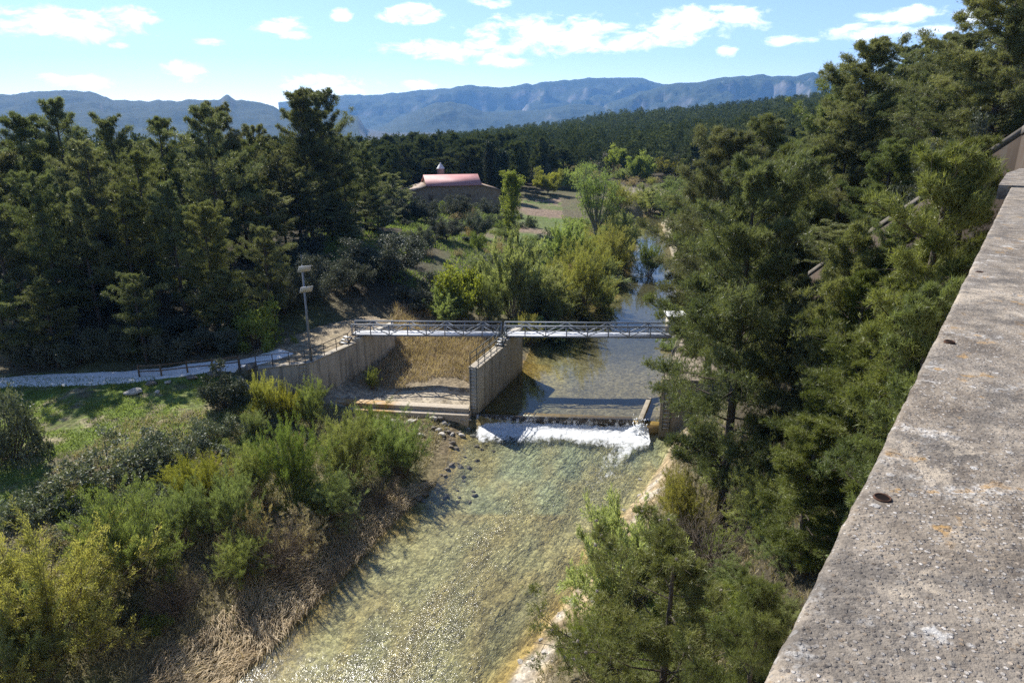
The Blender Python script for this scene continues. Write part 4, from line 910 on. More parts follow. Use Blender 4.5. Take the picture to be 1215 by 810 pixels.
def make_pine(seed, H=14., Rr=3.6, cs=.22, nb=90, ncl=5, ntuft=30, nbl=6, bl=.20, bw=.028, clr=.55, shape='cone', leader=True, twin=False, dead=6, gap=.15, rhomb=False):
    rs = np.random.RandomState(seed); wood = MB(); cl = []
    bend = rs.randn(2)*.25; zz = np.linspace(0, H*.97, 9); q = zz/H
    tr = np.c_[bend[0]*np.sin(q*2.4) + rs.randn()*.15*q**2, bend[1]*np.sin(q*2.9), zz]; rad = .017*H*(1 - q)**.8 + .025
    wood.tube(tr, rad, 8)
    lob = rs.rand(6)*6.28
    for i in range(nb):
        f = ((i + rs.rand())/nb)**.92; z = H*(cs + (.97 - cs)*f); az = i*2.39996 + rs.randn()*.4
        if shape == 'cone': pr = (.45 + .55*min(1, f/.22))*(1 - f)**.60 + .07
        else: pr = (.5 + .5*min(1, f/.3))*(1 - max(0, f - .35)/.66)**.5*.98 + .08 if f < .98 else .12
        pr *= 1 + .28*math.sin(az*2 + lob[0] + f*5) + .2*math.sin(az*3 + lob[1] - f*9)
        if rs.rand() < gap: continue
        L = Rr*pr*rs.uniform(.58, 1.22); e0 = rs.uniform(-.15, .28) + f*.42; e1 = e0 + rs.uniform(-.05, .42)
        p0 = np.array([np.interp(z, zz, tr[:, k]) for k in range(3)])
        bp = branch_pts(p0, az, e0, e1, L, rs); r0 = .008*H*(1 - f)*.42 + .018
        wood.tube(bp, np.linspace(r0, .010, 5), 5, False); tint = np.clip(.35 + .35*f + rs.randn()*.2, 0, 1)  # needles lighter up the crown: light from above put into the tint
        n_ = max(1, int(round(ncl*min(1.2, .35 + L/Rr))))
        for k in range(n_):
            s = 1 - (k/max(1, n_))*.72 if n_ > 1 else 1; s = min(1, s + rs.randn()*.04); x = s*4; j = min(3, int(x)); c = bp[j] + (bp[j + 1] - bp[j])*(x - j)
            d = unit(bp[-1] - bp[0]); lat = np.cross(d, (0, 0, 1)); c2 = c + lat*rs.randn()*L*.17*(1.2 - s*.4) + np.array((0, 0, rs.rand()*.25))
            if rs.rand() < .6: wood.tube([c - d*.2, c2], [.012, .006], 4, False)
            if nbl > 6:
                for q in range(3): wood.tube([c2 - d*.15, c2 + rs.randn(3)*clr*.55 + d*clr*.3], [.010, .004], 3, False)
            cl.append((c2, clr*rs.uniform(.65, 1.2)*(.55 + .45*pr)*(1.3 - .55*s), d + lat*rs.randn()*.3, tint))
    for k in range(dead):
        z = H*rs.uniform(.05, cs + .1); bp = branch_pts([np.interp(z, zz, tr[:, j]) for j in range(3)], rs.rand()*6.28, rs.uniform(-.3, .2), rs.uniform(-.3, .4), Rr*rs.uniform(.3, .7), rs); wood.tube(bp, np.linspace(.03, .006, 5), 4, False)
    for k in range(7): cl.append((tr[-1] + (rs.randn()*.10*(1 + k*.5), rs.randn()*.10*(1 + k*.5), .1 - .22*k), clr*(.32 + .07*k), np.array((0, 0, 1.)), .7))
    V, Fc, tt = foliage(cl, rs, ntuft, nbl, bl, bw, up=.45, jit=.75, rhomb=rhomb)
    return wood.mesh('trunk', True), np_mesh('crown', V, Fc, {'tint': tt}), H, Rr
def make_broad(seed, H=8., Rr=3.6, cs=.18, nlimb=9, nsub=9, ntuft=60, bl=.16, bw=.09, clr=.7, nbl=3, el=(.5, 1.25), flat=.8, up=.25, trunk=True):
    """round-crowned broadleaf: limbs, boughs and leaf clumps"""
    rs = np.random.RandomState(seed); wood = MB(); cl = []
    th = H*cs; wood.tube([(0, 0, 0), (rs.randn()*.08, rs.randn()*.08, th*.5), (rs.randn()*.15, rs.randn()*.15, th)], [.022*H, .018*H, .016*H], 8, False)
    for i in range(nlimb):
        az = i*2.4 + rs.randn()*.3; e = rs.uniform(*el); L = (H - th)*rs.uniform(.62, .95)*(.55 + .45*math.sin(e)); bp = branch_pts((0, 0, th*rs.uniform(.6, 1)), az, e*.8, e*1.1, L, rs, 5, .18)
        k = Rr/max(.5, np.hypot(*bp[-1][:2])); 
        if k < 1: bp[:, :2] *= k
        wood.tube(bp, np.linspace(.011*H, .02, 5), 6, False); tint = np.clip(.5 + rs.randn()*.2, 0, 1)
        for j in range(nsub):
            s = rs.uniform(.3, 1.0)*4; a = min(3, int(s)); c = bp[a] + (bp[a + 1] - bp[a])*(s - a)
            d = unit(rs.randn(3)*.8 + unit(c - (0, 0, th*.7))*.9); c2 = c + d*rs.uniform(.2, .42)*Rr*.62; c2[2] = max(c2[2], th*.5)
            wood.tube([c, (c + c2)/2 + rs.randn(3)*.08, c2], [.022, .014, .006], 4, False)
            cl.append((c2, clr*rs.uniform(.6, 1.25), d, np.clip(tint + rs.randn()*.12 + .1*(c2[2]/H - .5), 0, 1)))  # clumps slightly lighter higher up, top light in the tint
    V, Fc, tt = foliage(cl, rs, ntuft, nbl, bl, bw, flat=flat, up=up, outw=.9, rhomb=True, jit=.9)
    return wood.mesh('trunk', True), np_mesh('crown', V, Fc, {'tint': tt}), H, Rr
def make_feather(seed, H=3., Rr=1.6, nst=46, nper=80, bl=.16, bw=.02, spread=.75, tips=.35, twig=7):
    """bush of arching stems clothed in feathery shoots"""
    rs = np.random.RandomState(seed); wood = MB(); B, D, T = [], [], []
    for i in range(nst):
        az = rs.rand()*6.283; e = math.pi/2 - abs(rs.randn())*spread*.62 - .05; e = max(e, .25); b0 = np.array((math.cos(az), math.sin(az), 0))*rs.rand()*Rr*.25
        reach = rs.uniform(.7, 1.05); L = reach*math.hypot(H*math.sin(e), Rr*math.cos(e)); bp = branch_pts(b0, az, e, e - rs.uniform(-.1, .5), L, rs, 6, .12)
        wood.tube(bp, np.linspace(.016, .004, 6)*H/3, 4, False); tint = np.clip(.5 + rs.randn()*.25, 0, 1)
        for k in range(twig):
            s = rs.uniform(tips, 1)*5; j = min(4, int(s)); c = bp[j] + (bp[j + 1] - bp[j])*(s - j); dd = unit(bp[j + 1] - bp[j] + rs.randn(3)*.5 + (0, 0, .2)); Lt = H*rs.uniform(.10, .24)
            tw = np.array([c, c + dd*Lt*.5, c + dd*Lt + rs.randn(3)*.04]); wood.tube(tw, [.006, .004, .002], 3, False)
            n = nper; f = rs.rand(n, 1); pp_ = np.where(f < .5, tw[0] + (tw[1] - tw[0])*f*2, tw[1] + (tw[2] - tw[1])*(f*2 - 1)) + rs.randn(n, 3)*.035*H/3
            B.append(pp_); D.append(dd + rs.randn(n, 3)*.55 + (0, 0, .25)); T.append(np.clip(tint + rs.randn(n)*.1 + (f[:, 0] - .5)*.3, 0, 1))
    B, D, T = np.concatenate(B), np.concatenate(D), np.concatenate(T)
    V, Fc = blades(B, D, bl*(.6 + .8*rs.rand(len(B))), bw, rs, True)
    return wood.mesh('stems', True), np_mesh('foliage', V, Fc, {'tint': np.repeat(T, 4)}), H, Rr
def make_mound(seed, H=1.4, Rr=1.6, ncl=60, ntuft=45, bl=.10, bw=.055, clr=.3, nbl=3):
    rs = np.random.RandomState(seed); wood = MB(); cl = []
    for i in range(ncl):
        d = unit(rs.randn(3)); d[2] = abs(d[2])**.8; f = rs.uniform(.55, 1)*(1 + .25*math.sin(3*math.atan2(d[1], d[0]) + seed)); c = d*np.array((Rr, Rr, H))*f; c[2] = max(.08, c[2])
        bp = np.array([(c[0]*.15, c[1]*.15, 0), c*.6 + rs.randn(3)*.08, c]); wood.tube(bp, [.018, .012, .005], 4, False)
        cl.append((c, clr*rs.uniform(.6, 1.3), d, np.clip(.45 + rs.randn()*.22, 0, 1)))
    V, Fc, tt = foliage(cl, rs, ntuft, nbl, bl, bw, flat=.8, up=.4, outw=.8, rhomb=True, jit=.9); V[:, 2] = np.maximum(V[:, 2], .01)
    return wood.mesh('stems', True), np_mesh('foliage', V, Fc, {'tint': tt}), H, Rr
def make_column(seed, H=12., Rr=1.1, nb=60, ntuft=40, bl=.14, bw=.09, rhomb=True, bare=.12, clr=.35, nbl=3):
    rs = np.random.RandomState(seed); wood = MB(); cl = []; zz = np.linspace(0, H*.98, 7); tr = np.c_[rs.randn(7)*.06, rs.randn(7)*.06, zz]; wood.tube(tr, .011*H*(1 - zz/H) + .02, 7)
    for i in range(nb):
        f = (i + rs.rand())/nb; z = H*(bare + (.9 - bare)*f); az = rs.rand()*6.28; e = rs.uniform(1.0, 1.3); pr = min(1, .45 + f*2.2)*min(1, (1.08 - f)*2.2)
        L = max(.3, min(H - z, Rr*pr/math.cos(e)*rs.uniform(.6, 1.05))); bp = branch_pts((0, 0, z), az, e*.75, 1.45, L, rs, 4, .1); wood.tube(bp, np.linspace(.025, .006, 4), 4, False); tint = np.clip(.5 + rs.randn()*.22, 0, 1)
        for s in (.45, .75, 1.0):
            c = bp[0] + (bp[-1] - bp[0])*s; cl.append((c + rs.randn(3)*.1, clr*rs.uniform(.6, 1.2), np.array((0, 0, 1.)), tint))
    V, Fc, tt = foliage(cl, rs, ntuft, nbl, bl, bw, flat=1.4, up=.8, outw=.5, rhomb=rhomb, jit=.7)
    return wood.mesh('trunk', True), np_mesh('crown', V, Fc, {'tint': tt}), H, Rr
def make_twigs(seed, H=2.6, Rr=2.2, n=70):
    """leafless grey-brown thicket"""
    rs = np.random.RandomState(seed); wood = MB()
    for i in range(n):
        az = rs.rand()*6.28; e = rs.uniform(.3, 1.4); bp = branch_pts((rs.randn()*.2, rs.randn()*.2, 0), az, e, e - rs.uniform(0, .7), rs.uniform(.7, 1)*H, rs, 6, .25); wood.tube(bp, np.linspace(.02, .005, 6), 4, False)
        for k in range(9):
            s = rs.uniform(.3, 1)*5; j = min(4, int(s)); c = bp[j] + (bp[j + 1] - bp[j])*(s - j); b2 = branch_pts(c, az + rs.randn()*1.1, e*.6 + rs.randn()*.5, e*.5 + rs.randn()*.5, H*rs.uniform(.15, .4), rs, 4, .3); wood.tube(b2, [.008, .006, .005, .003], 3, False)
    return wood.mesh('stems', True), None, H, Rr

PROTO = {}
def proto(kind, made, mw, ml, pn=('trunk', 'crown')):
    a, b, H, Rr = made; a.materials.append(mw)
    if b is not None: b.materials.append(ml)
    PROTO.setdefault(kind, []).append((a, b, H, Rr, pn))
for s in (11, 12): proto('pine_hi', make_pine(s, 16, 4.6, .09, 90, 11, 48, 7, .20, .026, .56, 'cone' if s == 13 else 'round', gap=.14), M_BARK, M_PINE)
for s in (21, 22): proto('pine_young', make_pine(s, 10, 3.2, .12, 60, 8, 44, 7, .17, .022, .42, 'round', gap=.12), M_BARK, M_PINE_YOUNG)
for s in (25, 26): proto('pine_slim', make_pine(s, 11, 2.1, .10, 66, 7, 46, 7, .17, .022, .40, 'round', gap=.14), M_BARK, M_PINE_YOUNG)
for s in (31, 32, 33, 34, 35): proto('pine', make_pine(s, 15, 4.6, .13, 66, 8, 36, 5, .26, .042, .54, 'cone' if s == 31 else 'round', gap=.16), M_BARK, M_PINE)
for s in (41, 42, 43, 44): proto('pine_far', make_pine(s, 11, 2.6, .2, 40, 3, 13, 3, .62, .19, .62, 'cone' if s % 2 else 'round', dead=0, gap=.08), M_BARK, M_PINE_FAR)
for s in (51, 52): proto('oak', make_broad(s, 9, 4.4, .12, 12, 13, 90, .17, .10, .85), M_BARK, M_OAK)
for s in (53, 54): proto('oak_small', make_broad(s, 4, 2.2, .08, 10, 10, 60, .13, .08, .5, el=(.35, 1.3)), M_BARK, M_OAK)
for s in (61, 62, 63): proto('tam', make_feather(s, 3, 1.7, 64, 80, .115, .015, .75, .35, 8), M_TWIG, M_TAM, ('stems', 'foliage'))
for s in (64, 65): proto('yel', make_feather(s, 4, 2.4, 80, 80, .10, .024, .85, .35, 9), M_TWIG, M_YEL, ('stems', 'foliage'))
for s in (66, 67): proto('wil', make_feather(s, 6, 3.0, 60, 70, .26, .06, .8, .3, 8), M_BARK_PALE, M_WIL, ('stems', 'foliage'))
for s in (71, 72): proto('bramble', make_mound(s), M_TWIG, M_BRAM, ('stems', 'foliage'))
for s in (73, 74): proto('green_mound', make_mound(s, 1.6, 1.5), M_TWIG, M_TAM, ('stems', 'foliage'))
proto('poplar', make_column(81, 13, 1.5, 70), M_BARK_PALE, M_POP); proto('cypress', make_column(82, 10, 1.0, 90, 40, .22, .09, bare=.03, clr=.45), M_BARK, M_CYP)
proto('pale_tree', make_broad(83, 12, 4.0, .22, 18, 11, 24, .20, .085, .8, el=(.95, 1.45), up=.6), M_BARK_PALE, M_WIL)
proto('pale_tree', make_broad(84, 8, 3.6, .12, 12, 10, 60, .22, .12, .75, el=(.4, 1.3), up=.4), M_BARK_PALE, M_YEL)
for s in (91, 92): proto('thicket', make_twigs(s), M_TWIG, None, ('stems', 'foliage'))
for s in (93,): proto('brown_bush', make_feather(s, 1.8, 1.5, 46, 30, .12, .014, 1.0, .2), M_TWIG, M_DRY, ('stems', 'foliage'))
TREES = []
def plant(kind, x, y, H, Rr, name, label, cat, group=None, var=None, z=None, single=False, lean=0.0):
    ps = PROTO[kind]; a, b, h0, r0, pn = ps[rnd.randrange(len(ps)) if var is None else var % len(ps)]
    z = tz(x, y) - .06 if z is None else z
    sc = (Rr/r0, Rr/r0, H/h0); rz = rnd.uniform(0, 6.283)
    if b is None: root = link(name, a); tag(root, label, cat, group)
    else:
        root = thing(name, label, cat, (0, 0, 0), 0, group)
        for nm, me in zip(pn, (a, b)): link(nm, me, None, root)
    root.location = (float(x), float(y), float(z)); root.scale = sc; root.rotation_euler = (rnd.uniform(-1, 1)*lean, rnd.uniform(-1, 1)*lean, rz)
    TREES.append((x, y, Rr)); return root
def by_top(kind, px, top, Y, wpx, name, label, cat, group=None, **kw):
    """a plant at distance Y whose tip is seen at (px, top) and whose crown is wpx wide"""
    p = PY(px, top, Y); z = tz(p[0], p[1]); depth = Y*math.cos(TH) + (CAMZ - (p[2] + z)/2)*math.sin(TH)
    hh = max(.5, p[2] - z); rr_ = wpx*depth/F/2; rr_ = max(rr_, (.16 if kind in ('pine_young', 'pine_slim') else .24)*hh) if kind.startswith('pine') else rr_
    return plant(kind, p[0], p[1], hh, rr_, name, label, cat, group, **kw)
def by_base(kind, px, base, top, wpx, name, label, cat, group=None, **kw):
    b = hit(px, base); p = PY(px, top, b[1]); depth = b[1]*math.cos(TH) + (CAMZ - (p[2] + b[2])/2)*math.sin(TH)
    return plant(kind, b[0], b[1], max(.3, p[2] - b[2]), wpx*depth/F/2, name, label, cat, group, **kw)

# --- big trees on the right bank
PN, PC = 'pine_tree', 'pine tree'
by_top('pine_hi', 902, 190, 30, 214, PN, 'big pine with spreading boughs at the right end of the weir', PC, var=0)
by_top('pine_hi', 866, 150, 47, 100, PN, 'tall pine behind the big weir pine, its tip level with the far forest', PC, var=1)
by_top('pine_hi', 905, 140, 60, 120, PN, 'dense pine behind the weir pine on the right bank', PC)
by_top('pine', 838, 205, 64, 60, PN, 'small pine leaning out over the upper river', PC)
by_top('pine_hi', 960, 175, 44, 120, PN, 'dark pine filling the gap right of the big weir pine', PC)
by_top('pine_hi', 1040, 43, 50, 120, PN, 'tallest open-crowned pine on the right slope against the sky', PC, var=1)
by_top('pine', 1003, 85, 58, 70, PN, 'slim pine at the left of the tallest slope pine', PC)
by_top('pine', 1103, 45, 52, 42, PN, 'small pine standing alone on the right skyline', PC, var=0)
by_top('pine_hi', 1150, 40, 44, 110, PN, 'dark pine high on the slope left of the frame edge', PC)
by_top('pine_hi', 1212, -60, 32, 165, PN, 'huge dark pine cut by the right frame edge', PC, var=0)
by_top('pine_hi', 1185, 60, 36, 80, PN, 'pine below the huge pine at the right edge', PC)
by_top('pine', 1075, 95, 56, 90, PN, 'bushy pine just right of the tallest slope pine', PC)
by_top('pine', 1120, 90, 40, 90, PN, 'bushy pine halfway up the right slope', PC)
by_top('pine_young', 1062, 165, 38, 90, PN, 'rounded pine under the skyline on the right slope', PC)
by_top('pine_slim', 1133, 168, 17.5, 105, PN, 'bright green young pine close against the parapet', PC, var=0)
by_top('pine_slim', 1100, 330, 15.5, 105, PN, 'light green pine top brushing the parapet edge', PC, var=1)
by_top('pine_slim', 1035, 385, 20, 125, PN, 'light green pine right of the big weir pine', PC, var=0)
by_top('pine_slim', 985, 500, 19, 120, PN, 'light green pine below the parapet, lower right', PC, var=1)
def add_cones(root, n):
    me = bpy.data.meshes.new('pine_cone'); V, Fq = [], []
    for i in range(9):
        z = i/8; r_ = .036*math.sin(math.pi*min(1, .12 + .85*z)**.8)*(1.0 if i % 2 else .8) + .003
        for k in range(8): V.append((r_*math.cos(k*.785 + .39*i), r_*math.sin(k*.785 + .39*i), .085*z))
    for i in range(8):
        for k in range(8): Fq.append((i*8 + k, i*8 + (k + 1) % 8, i*8 + 8 + (k + 1) % 8, i*8 + 8 + k))
    me.from_pydata(V, [], Fq); me.update(); t = NT('old_cone'); v = t.oc(); nn = t.noise(v, 60, 3); me.materials.append(t.done(t.bsdf(t.mix(t.map(nn, .3, .7), (.13, .105, .085), (.34, .30, .26)), .85)))
    cr = [c for c in root.children if c.name.startswith('crown')][0]; co = np.empty(len(cr.data.vertices)*3, np.float32); cr.data.vertices.foreach_get('co', co); co = co.reshape(-1, 3)
    r = np.random.RandomState(3); top = co[(co[:, 2] > co[:, 2].max()*.45)]; rad = np.hypot(top[:, 0], top[:, 1]) + (top[:, 2] - 5)*.45; top = top[np.argsort(rad)[int(len(rad)*.80):]]
    for k in range(n):
        o = link('pine_cone', me, None, root); o.location = tuple(map(float, top[r.randint(len(top))])); o.rotation_euler = tuple(map(float, r.rand(3)*2 - 1)); o.scale = tuple(1.25/q for q in root.scale)
    return root
add_cones(by_top('pine_young', 800, 640, 15.5, 215, PN, 'young pine in the bottom foreground seen from above, with cones', PC, var=0), 34)
by_top('pine_young', 905, 690, 11.5, 150, PN, 'young pine at the bottom edge against the parapet', PC, var=1)
by_top('pine', 1000, 265, 36, 110, PN, 'shaded pine between the weir pine and the wing wall', PC)
by_top('pine_hi', 930, 270, 37, 130, PN, 'shaded pine just behind the big weir pine', PC)
by_top('pine_hi', 1010, 300, 26.5, 130, PN, 'pine growing up against the wing wall', PC)
by_top('pine', 1020, 272, 24.5, 80, PN, 'slim pine hiding the lower end of the wing wall', PC)
by_top('pine', 965, 330, 29, 110, PN, 'pine at the foot of the wing wall', PC)
by_top('pine_slim', 1168, 160, 19.0, 80, PN, 'pine close under the far end of the parapet', PC)
by_top('pine_hi', 1072, 262, 24, 90, PN, 'dark pine against the middle of the wing wall', PC)
by_top('pine_slim', 1035, 318, 23, 90, PN, 'yellow-green pine before the middle of the wing wall', PC)
by_top('oak_small', 1100, 180, 34, 60, 'holm_oak', 'grey-green holm oak above the wing wall', 'oak tree')
by_top('oak_small', 1140, 130, 30, 70, 'holm_oak', 'grey-green holm oak beside the upper wing wall', 'oak tree')
by_base('yel', 812, 640, 560, 70, 'willow_bush', 'pale leafy bush over the ochre bank below the weir pine', 'bush')
by_base('wil', 735, 745, 600, 110, 'willow_bush', 'leafy green bush on the right bank beside the river', 'bush')
by_base('thicket', 838, 690, 590, 150, 'bare_thicket', 'bare grey-brown thicket at the foot of the weir pine', 'thicket', var=0)
by_base('thicket', 742, 760, 680, 90, 'bare_thicket', 'bare thicket leaning over the right bank at the bottom', 'thicket', var=1)
by_base('tam', 700, 800, 720, 80, 'green_bush', 'low green bush on the right bank at the bottom edge', 'bush')
by_base('tam', 905, 640, 560, 90, 'green_bush', 'leafy bush under the weir pine', 'bush')
by_base('tam', 880, 760, 700, 90, 'green_bush', 'green bush between the two foreground pines', 'bush')
by_base('brown_bush', 1085, 300, 262, 60, 'dry_bush', 'dry brown bush on the slope above the wing wall', 'bush')
# --- left wood behind the path
left = [(20, 134, 62, 70, 'pine'), (62, 117, 64, 75, 'pine'), (-30, 140, 60, 90, 'pine'), (126, 141, 68, 62, 'pine'), (96, 170, 59, 70, 'pine'), (160, 180, 58, 70, 'pine'), (190, 139, 74, 55, 'pine'),
        (236, 124, 68, 62, 'pine'), (258, 127, 76, 50, 'pine'), (302, 150, 82, 60, 'pine'), (328, 178, 79, 55, 'pine'), (355, 105, 86, 72, 'pine_hi'), (376, 108, 90, 62, 'pine_hi'), (402, 160, 94, 52, 'pine'), (427, 170, 100, 50, 'pine'),
        (278, 165, 75, 70, 'pine'), (34, 206, 53.5, 80, 'pine'), (240, 238, 55, 78, 'pine_hi'), (140, 232, 55.5, 70, 'pine'), (88, 225, 54.5, 80, 'pine'), (196, 215, 56.5, 75, 'pine'), (-20, 220, 54, 80, 'pine'), (318, 225, 72, 70, 'pine'), (392, 235, 88, 70, 'pine'), (350, 200, 80, 60, 'pine')]
ll = ['pine with a forked tip near the left frame edge', 'tall pine with the highest tip near the left edge', 'pine cut by the left frame edge', 'pine with a narrow tip left of the wood centre', 'shorter pine filling the left wood', 'shorter pine in the left wood centre', 'slim pine standing behind the left wood',
      'tall pine in the middle of the left wood', 'tall pine right behind its twin in the left wood', 'pine left of the tallest dark pair', 'low pine at the left foot of the tallest pair', 'tallest dark pine of the wood, left of the pair', 'tallest dark pine of the wood, right of the pair', 'slim pine right of the tallest dark pair', 'slim pine at the right end of the left wood',
      'pine behind the solar post end of the wood', 'front pine with a broad crown above the path at the far left', 'front pine with a bare trunk above the fence', 'front pine with a low crown above the meadow', 'front pine over the left part of the path', 'front pine left of the one with the bare trunk', 'front pine cut by the left frame edge', 'low pine above the solar post', 'low pine between the solar post and the grey oak', 'low pine behind the top of the solar post']
for (px, tp, Y, w, kd), lb in zip(left, ll): by_top(kd, px, tp, Y, w, PN, lb, PC)
by_top('oak', 458, 258, 74, 100, 'holm_oak', 'big grey-green holm oak behind the left end of the footbridge', 'oak tree', var=0)
by_top('oak', 378, 288, 64, 62, 'holm_oak', 'grey-green holm oak behind the solar post', 'oak tree', var=1)
by_top('oak', 412, 300, 68, 55, 'holm_oak', 'darker holm oak between two grey ones behind the yard', 'oak tree', var=1)
by_top('oak', 330, 300, 60, 60, 'holm_oak', 'shaded holm oak above the gravel yard', 'oak tree', var=0)
for px, bs, tp, w, lb in ((150, 428, 362, 50, 'shaded holm oak bush above the middle of the path'), (48, 438, 378, 60, 'shaded holm oak bush above the path at the far left'), (95, 434, 375, 55, 'shaded oak bush between two others behind the path'), (205, 428, 375, 55, 'shaded oak bush left of the bare pine trunk'), (265, 415, 372, 60, 'dark oak bush right of the bare pine trunk'), (308, 412, 355, 70, 'sunlit bush at the edge of the wood above the yard')):
    by_base('oak_small' if px < 300 else 'green_mound', px, bs, tp, w, 'undergrowth_bush', lb, 'bush')
by_base('oak_small', 500, 368, 325, 60, 'undergrowth_bush', 'grey bush right of the big holm oak', 'bush')
for px, bs, tp, w, lb in ((15, 436, 335, 80, 'young low pine at the far left edge of the path'), (70, 436, 330, 74, 'young pine with foliage to the ground left of the path middle'), (175, 430, 325, 70, 'young pine left of the bare trunk'), (275, 405, 320, 64, 'young pine right of the bare trunk'), (325, 396, 270, 66, 'young pine above the gravel yard')):
    by_base('pine', px, bs, tp, w, PN, lb, PC)
for px, tp, Y, w, lb in ((440, 196, 112, 44, 'dark pine between the tall pair and the farmhouse'), (465, 206, 120, 40, 'dark pine nearer the farmhouse'), (418, 205, 104, 46, 'dark pine right of the tall pair, halfway to the farmhouse'), (445, 232, 96, 46, 'lower pine above the big holm oak'), (408, 250, 84, 50, 'lower pine behind the yard oaks'), (480, 225, 128, 34, 'small pine at the left corner of the farmhouse clearing')):
    by_top('pine', px, tp, Y, w, PN, lb, PC)
# --- infill of the woods
rs = np.random.RandomState(5)
def scatter(n, poly, dmin, tries=40):
    xs = [p[0] for p in poly]; ys = [p[1] for p in poly]; out = []
    for _ in range(n*tries):
        if len(out) >= n: break
        x, y = rs.uniform(min(xs), max(xs)), rs.uniform(min(ys), max(ys))
        if not inpoly(np.array([x]), np.array([y]), poly)[0]: continue
        if any((x - q[0])**2 + (y - q[1])**2 < dmin**2 for q in out): continue
        if any((x - q[0])**2 + (y - q[1])**2 < (.45*q[2])**2 for q in TREES): continue
        out.append((x, y))
    return out
for x, y in scatter(60, [(-75, 57), (-30, 56), (-30, 70), (-24, 84), (-28, 120), (-95, 120)], 4.4):
    plant('pine', x, y, rs.uniform(8.2, 11), rs.uniform(2.6, 3.6), PN, 'bushy dark pine packed in the wood behind the gravel path', PC, 'pines filling the left wood')
for x, y in scatter(34, [(19, 50), (26, 44), (48, 40), (70, 60), (70, 110), (44, 130), (36, 100), (27, 74)], 5.5):
    plant('pine', x, y, rs.uniform(8, 12.5), rs.uniform(2.6, 3.6), PN, 'bushy pine on the wooded right slope', PC, 'pines filling the right slope')
for x, y in scatter(110, [(-70, 51.5), (-25, 51.5), (-22, 58), (-20, 66), (-22, 76), (-80, 90)], 1.9):
    plant('oak_small', x, y, rs.uniform(1.4, 3.6), rs.uniform(1.3, 2.4), 'undergrowth_bush', 'dark shaded bush under the pines behind the path', 'bush', 'undergrowth below the left pines')
for x, y in scatter(30, [(14, 47), (22, 41), (34, 40), (40, 60), (30, 80), (22, 70)], 2.4):
    plant('green_mound' if rs.rand() < .5 else 'oak_small', x, y, rs.uniform(1.2, 2.6), rs.uniform(1.1, 2.0), 'undergrowth_bush', 'green bush under the pines of the right slope', 'bush', 'undergrowth on the right slope')
for x, y in scatter(26, [(3, 14), (10, 15), (13, 24), (13.2, 38), (11.8, 38), (9, 29)], 1.9):
    plant('green_mound' if rs.rand() < .6 else 'tam', x, y, rs.uniform(.8, 1.8), rs.uniform(.8, 1.3), 'undergrowth_bush', 'green bush on the slope between the river and the parapet', 'bush', 'undergrowth below the parapet')
# --- mid ground: meadow slope, river willows
GB = 'green_bush'
for px, bs, tp, w, kd, nm, lb in (
  (607, 296, 200, 27, 'poplar', 'poplar_tree', 'slender bright yellow-green poplar in front of the farm field'),
  (706, 292, 180, 62, 'pale_tree', 'pale_tree', 'airy pale green tree with a visible trunk on the river bank'),
  (547, 378, 308, 56, 'pop_bush', 'willow_bush', 'bright yellow-green leafy bush right of the holm oak'),
  (608, 376, 280, 66, 'wil', 'willow_bush', 'tall pale willow bush below the slender poplar'),
  (690, 368, 282, 76, 'yel', 'willow_bush', 'broad olive-yellow willow bush leaning over the river'),
  (645, 372, 318, 60, 'wil', 'willow_bush', 'green willow bush between the pale and the olive ones'),
  (580, 386, 330, 50, 'tam', 'willow_bush', 'feathery bush behind the middle of the footbridge'),
  (655, 384, 345, 45, 'tam', 'willow_bush', 'low green bush at the water edge above the footbridge'),
  (530, 384, 345, 45, 'wil', 'willow_bush', 'pale bush behind the left half of the footbridge'),
  (672, 318, 262, 50, 'wil', 'willow_bush', 'green willow bush left of the upper river'),
  (728, 318, 270, 46, 'yel', 'willow_bush', 'tawny willow bush at the bend of the upper river'),
  (735, 300, 252, 40, 'wil', 'willow_bush', 'round green willow bush under the airy pale tree'),
  (770, 330, 285, 32, 'tam', 'willow_bush', 'bright green bush in the middle of the upper river'),
  (770, 255, 222, 50, 'wil', 'willow_bush', 'pale green bush beyond the river bend'),
  (800, 262, 222, 46, 'tam', 'willow_bush', 'bright green bush beyond the river bend, farther right'),
  (735, 250, 218, 40, 'yel', 'willow_bush', 'yellowish bush beyond the river bend'),
  (650, 232, 192, 34, 'pale_tree2', 'pale_tree', 'olive-yellow round tree at the end of the farm field'),
  (680, 225, 200, 26, 'wil', 'willow_bush', 'small pale bush right of the olive-yellow tree'),
  (760, 215, 178, 30, 'pop_bush', 'pale_tree', 'fresh yellow-green tree by the far gravel bar'),
  (733, 208, 170, 28, 'pop_bush', 'pale_tree', 'fresh green tree at the edge of the far forest'),
  (795, 212, 182, 34, 'pale_tree2', 'pale_tree', 'round yellowish tree right of the far gravel bar'),
  (830, 215, 175, 36, 'pale_tree2', 'pale_tree', 'round yellowish tree beside the right bank pines')):
    var = None
    if kd == 'pop_bush': kd = 'popb'
    if kd == 'pale_tree2': kd, var = 'pale_tree', 1
    elif kd == 'pale_tree': var = 0
    if kd == 'popb' and 'popb' not in PROTO:
        for s in (101,): proto('popb', make_broad(s, 5, 2.6, .1, 11, 9, 60, .2, .13, .6, el=(.5, 1.35), up=.5), M_BARK_PALE, M_POP)
    by_base(kd, px, bs, tp, w, nm, lb, 'tree' if 'tree' in nm else 'bush', var=var)
by_top('cypress', 580, 168, 160, 12, 'cypress_tree', 'slim dark cypress just right of the farmhouse', 'cypress')
by_top('cypress', 596, 178, 158, 15, 'cypress_tree', 'stouter dark cypress right of the slim one', 'cypress')
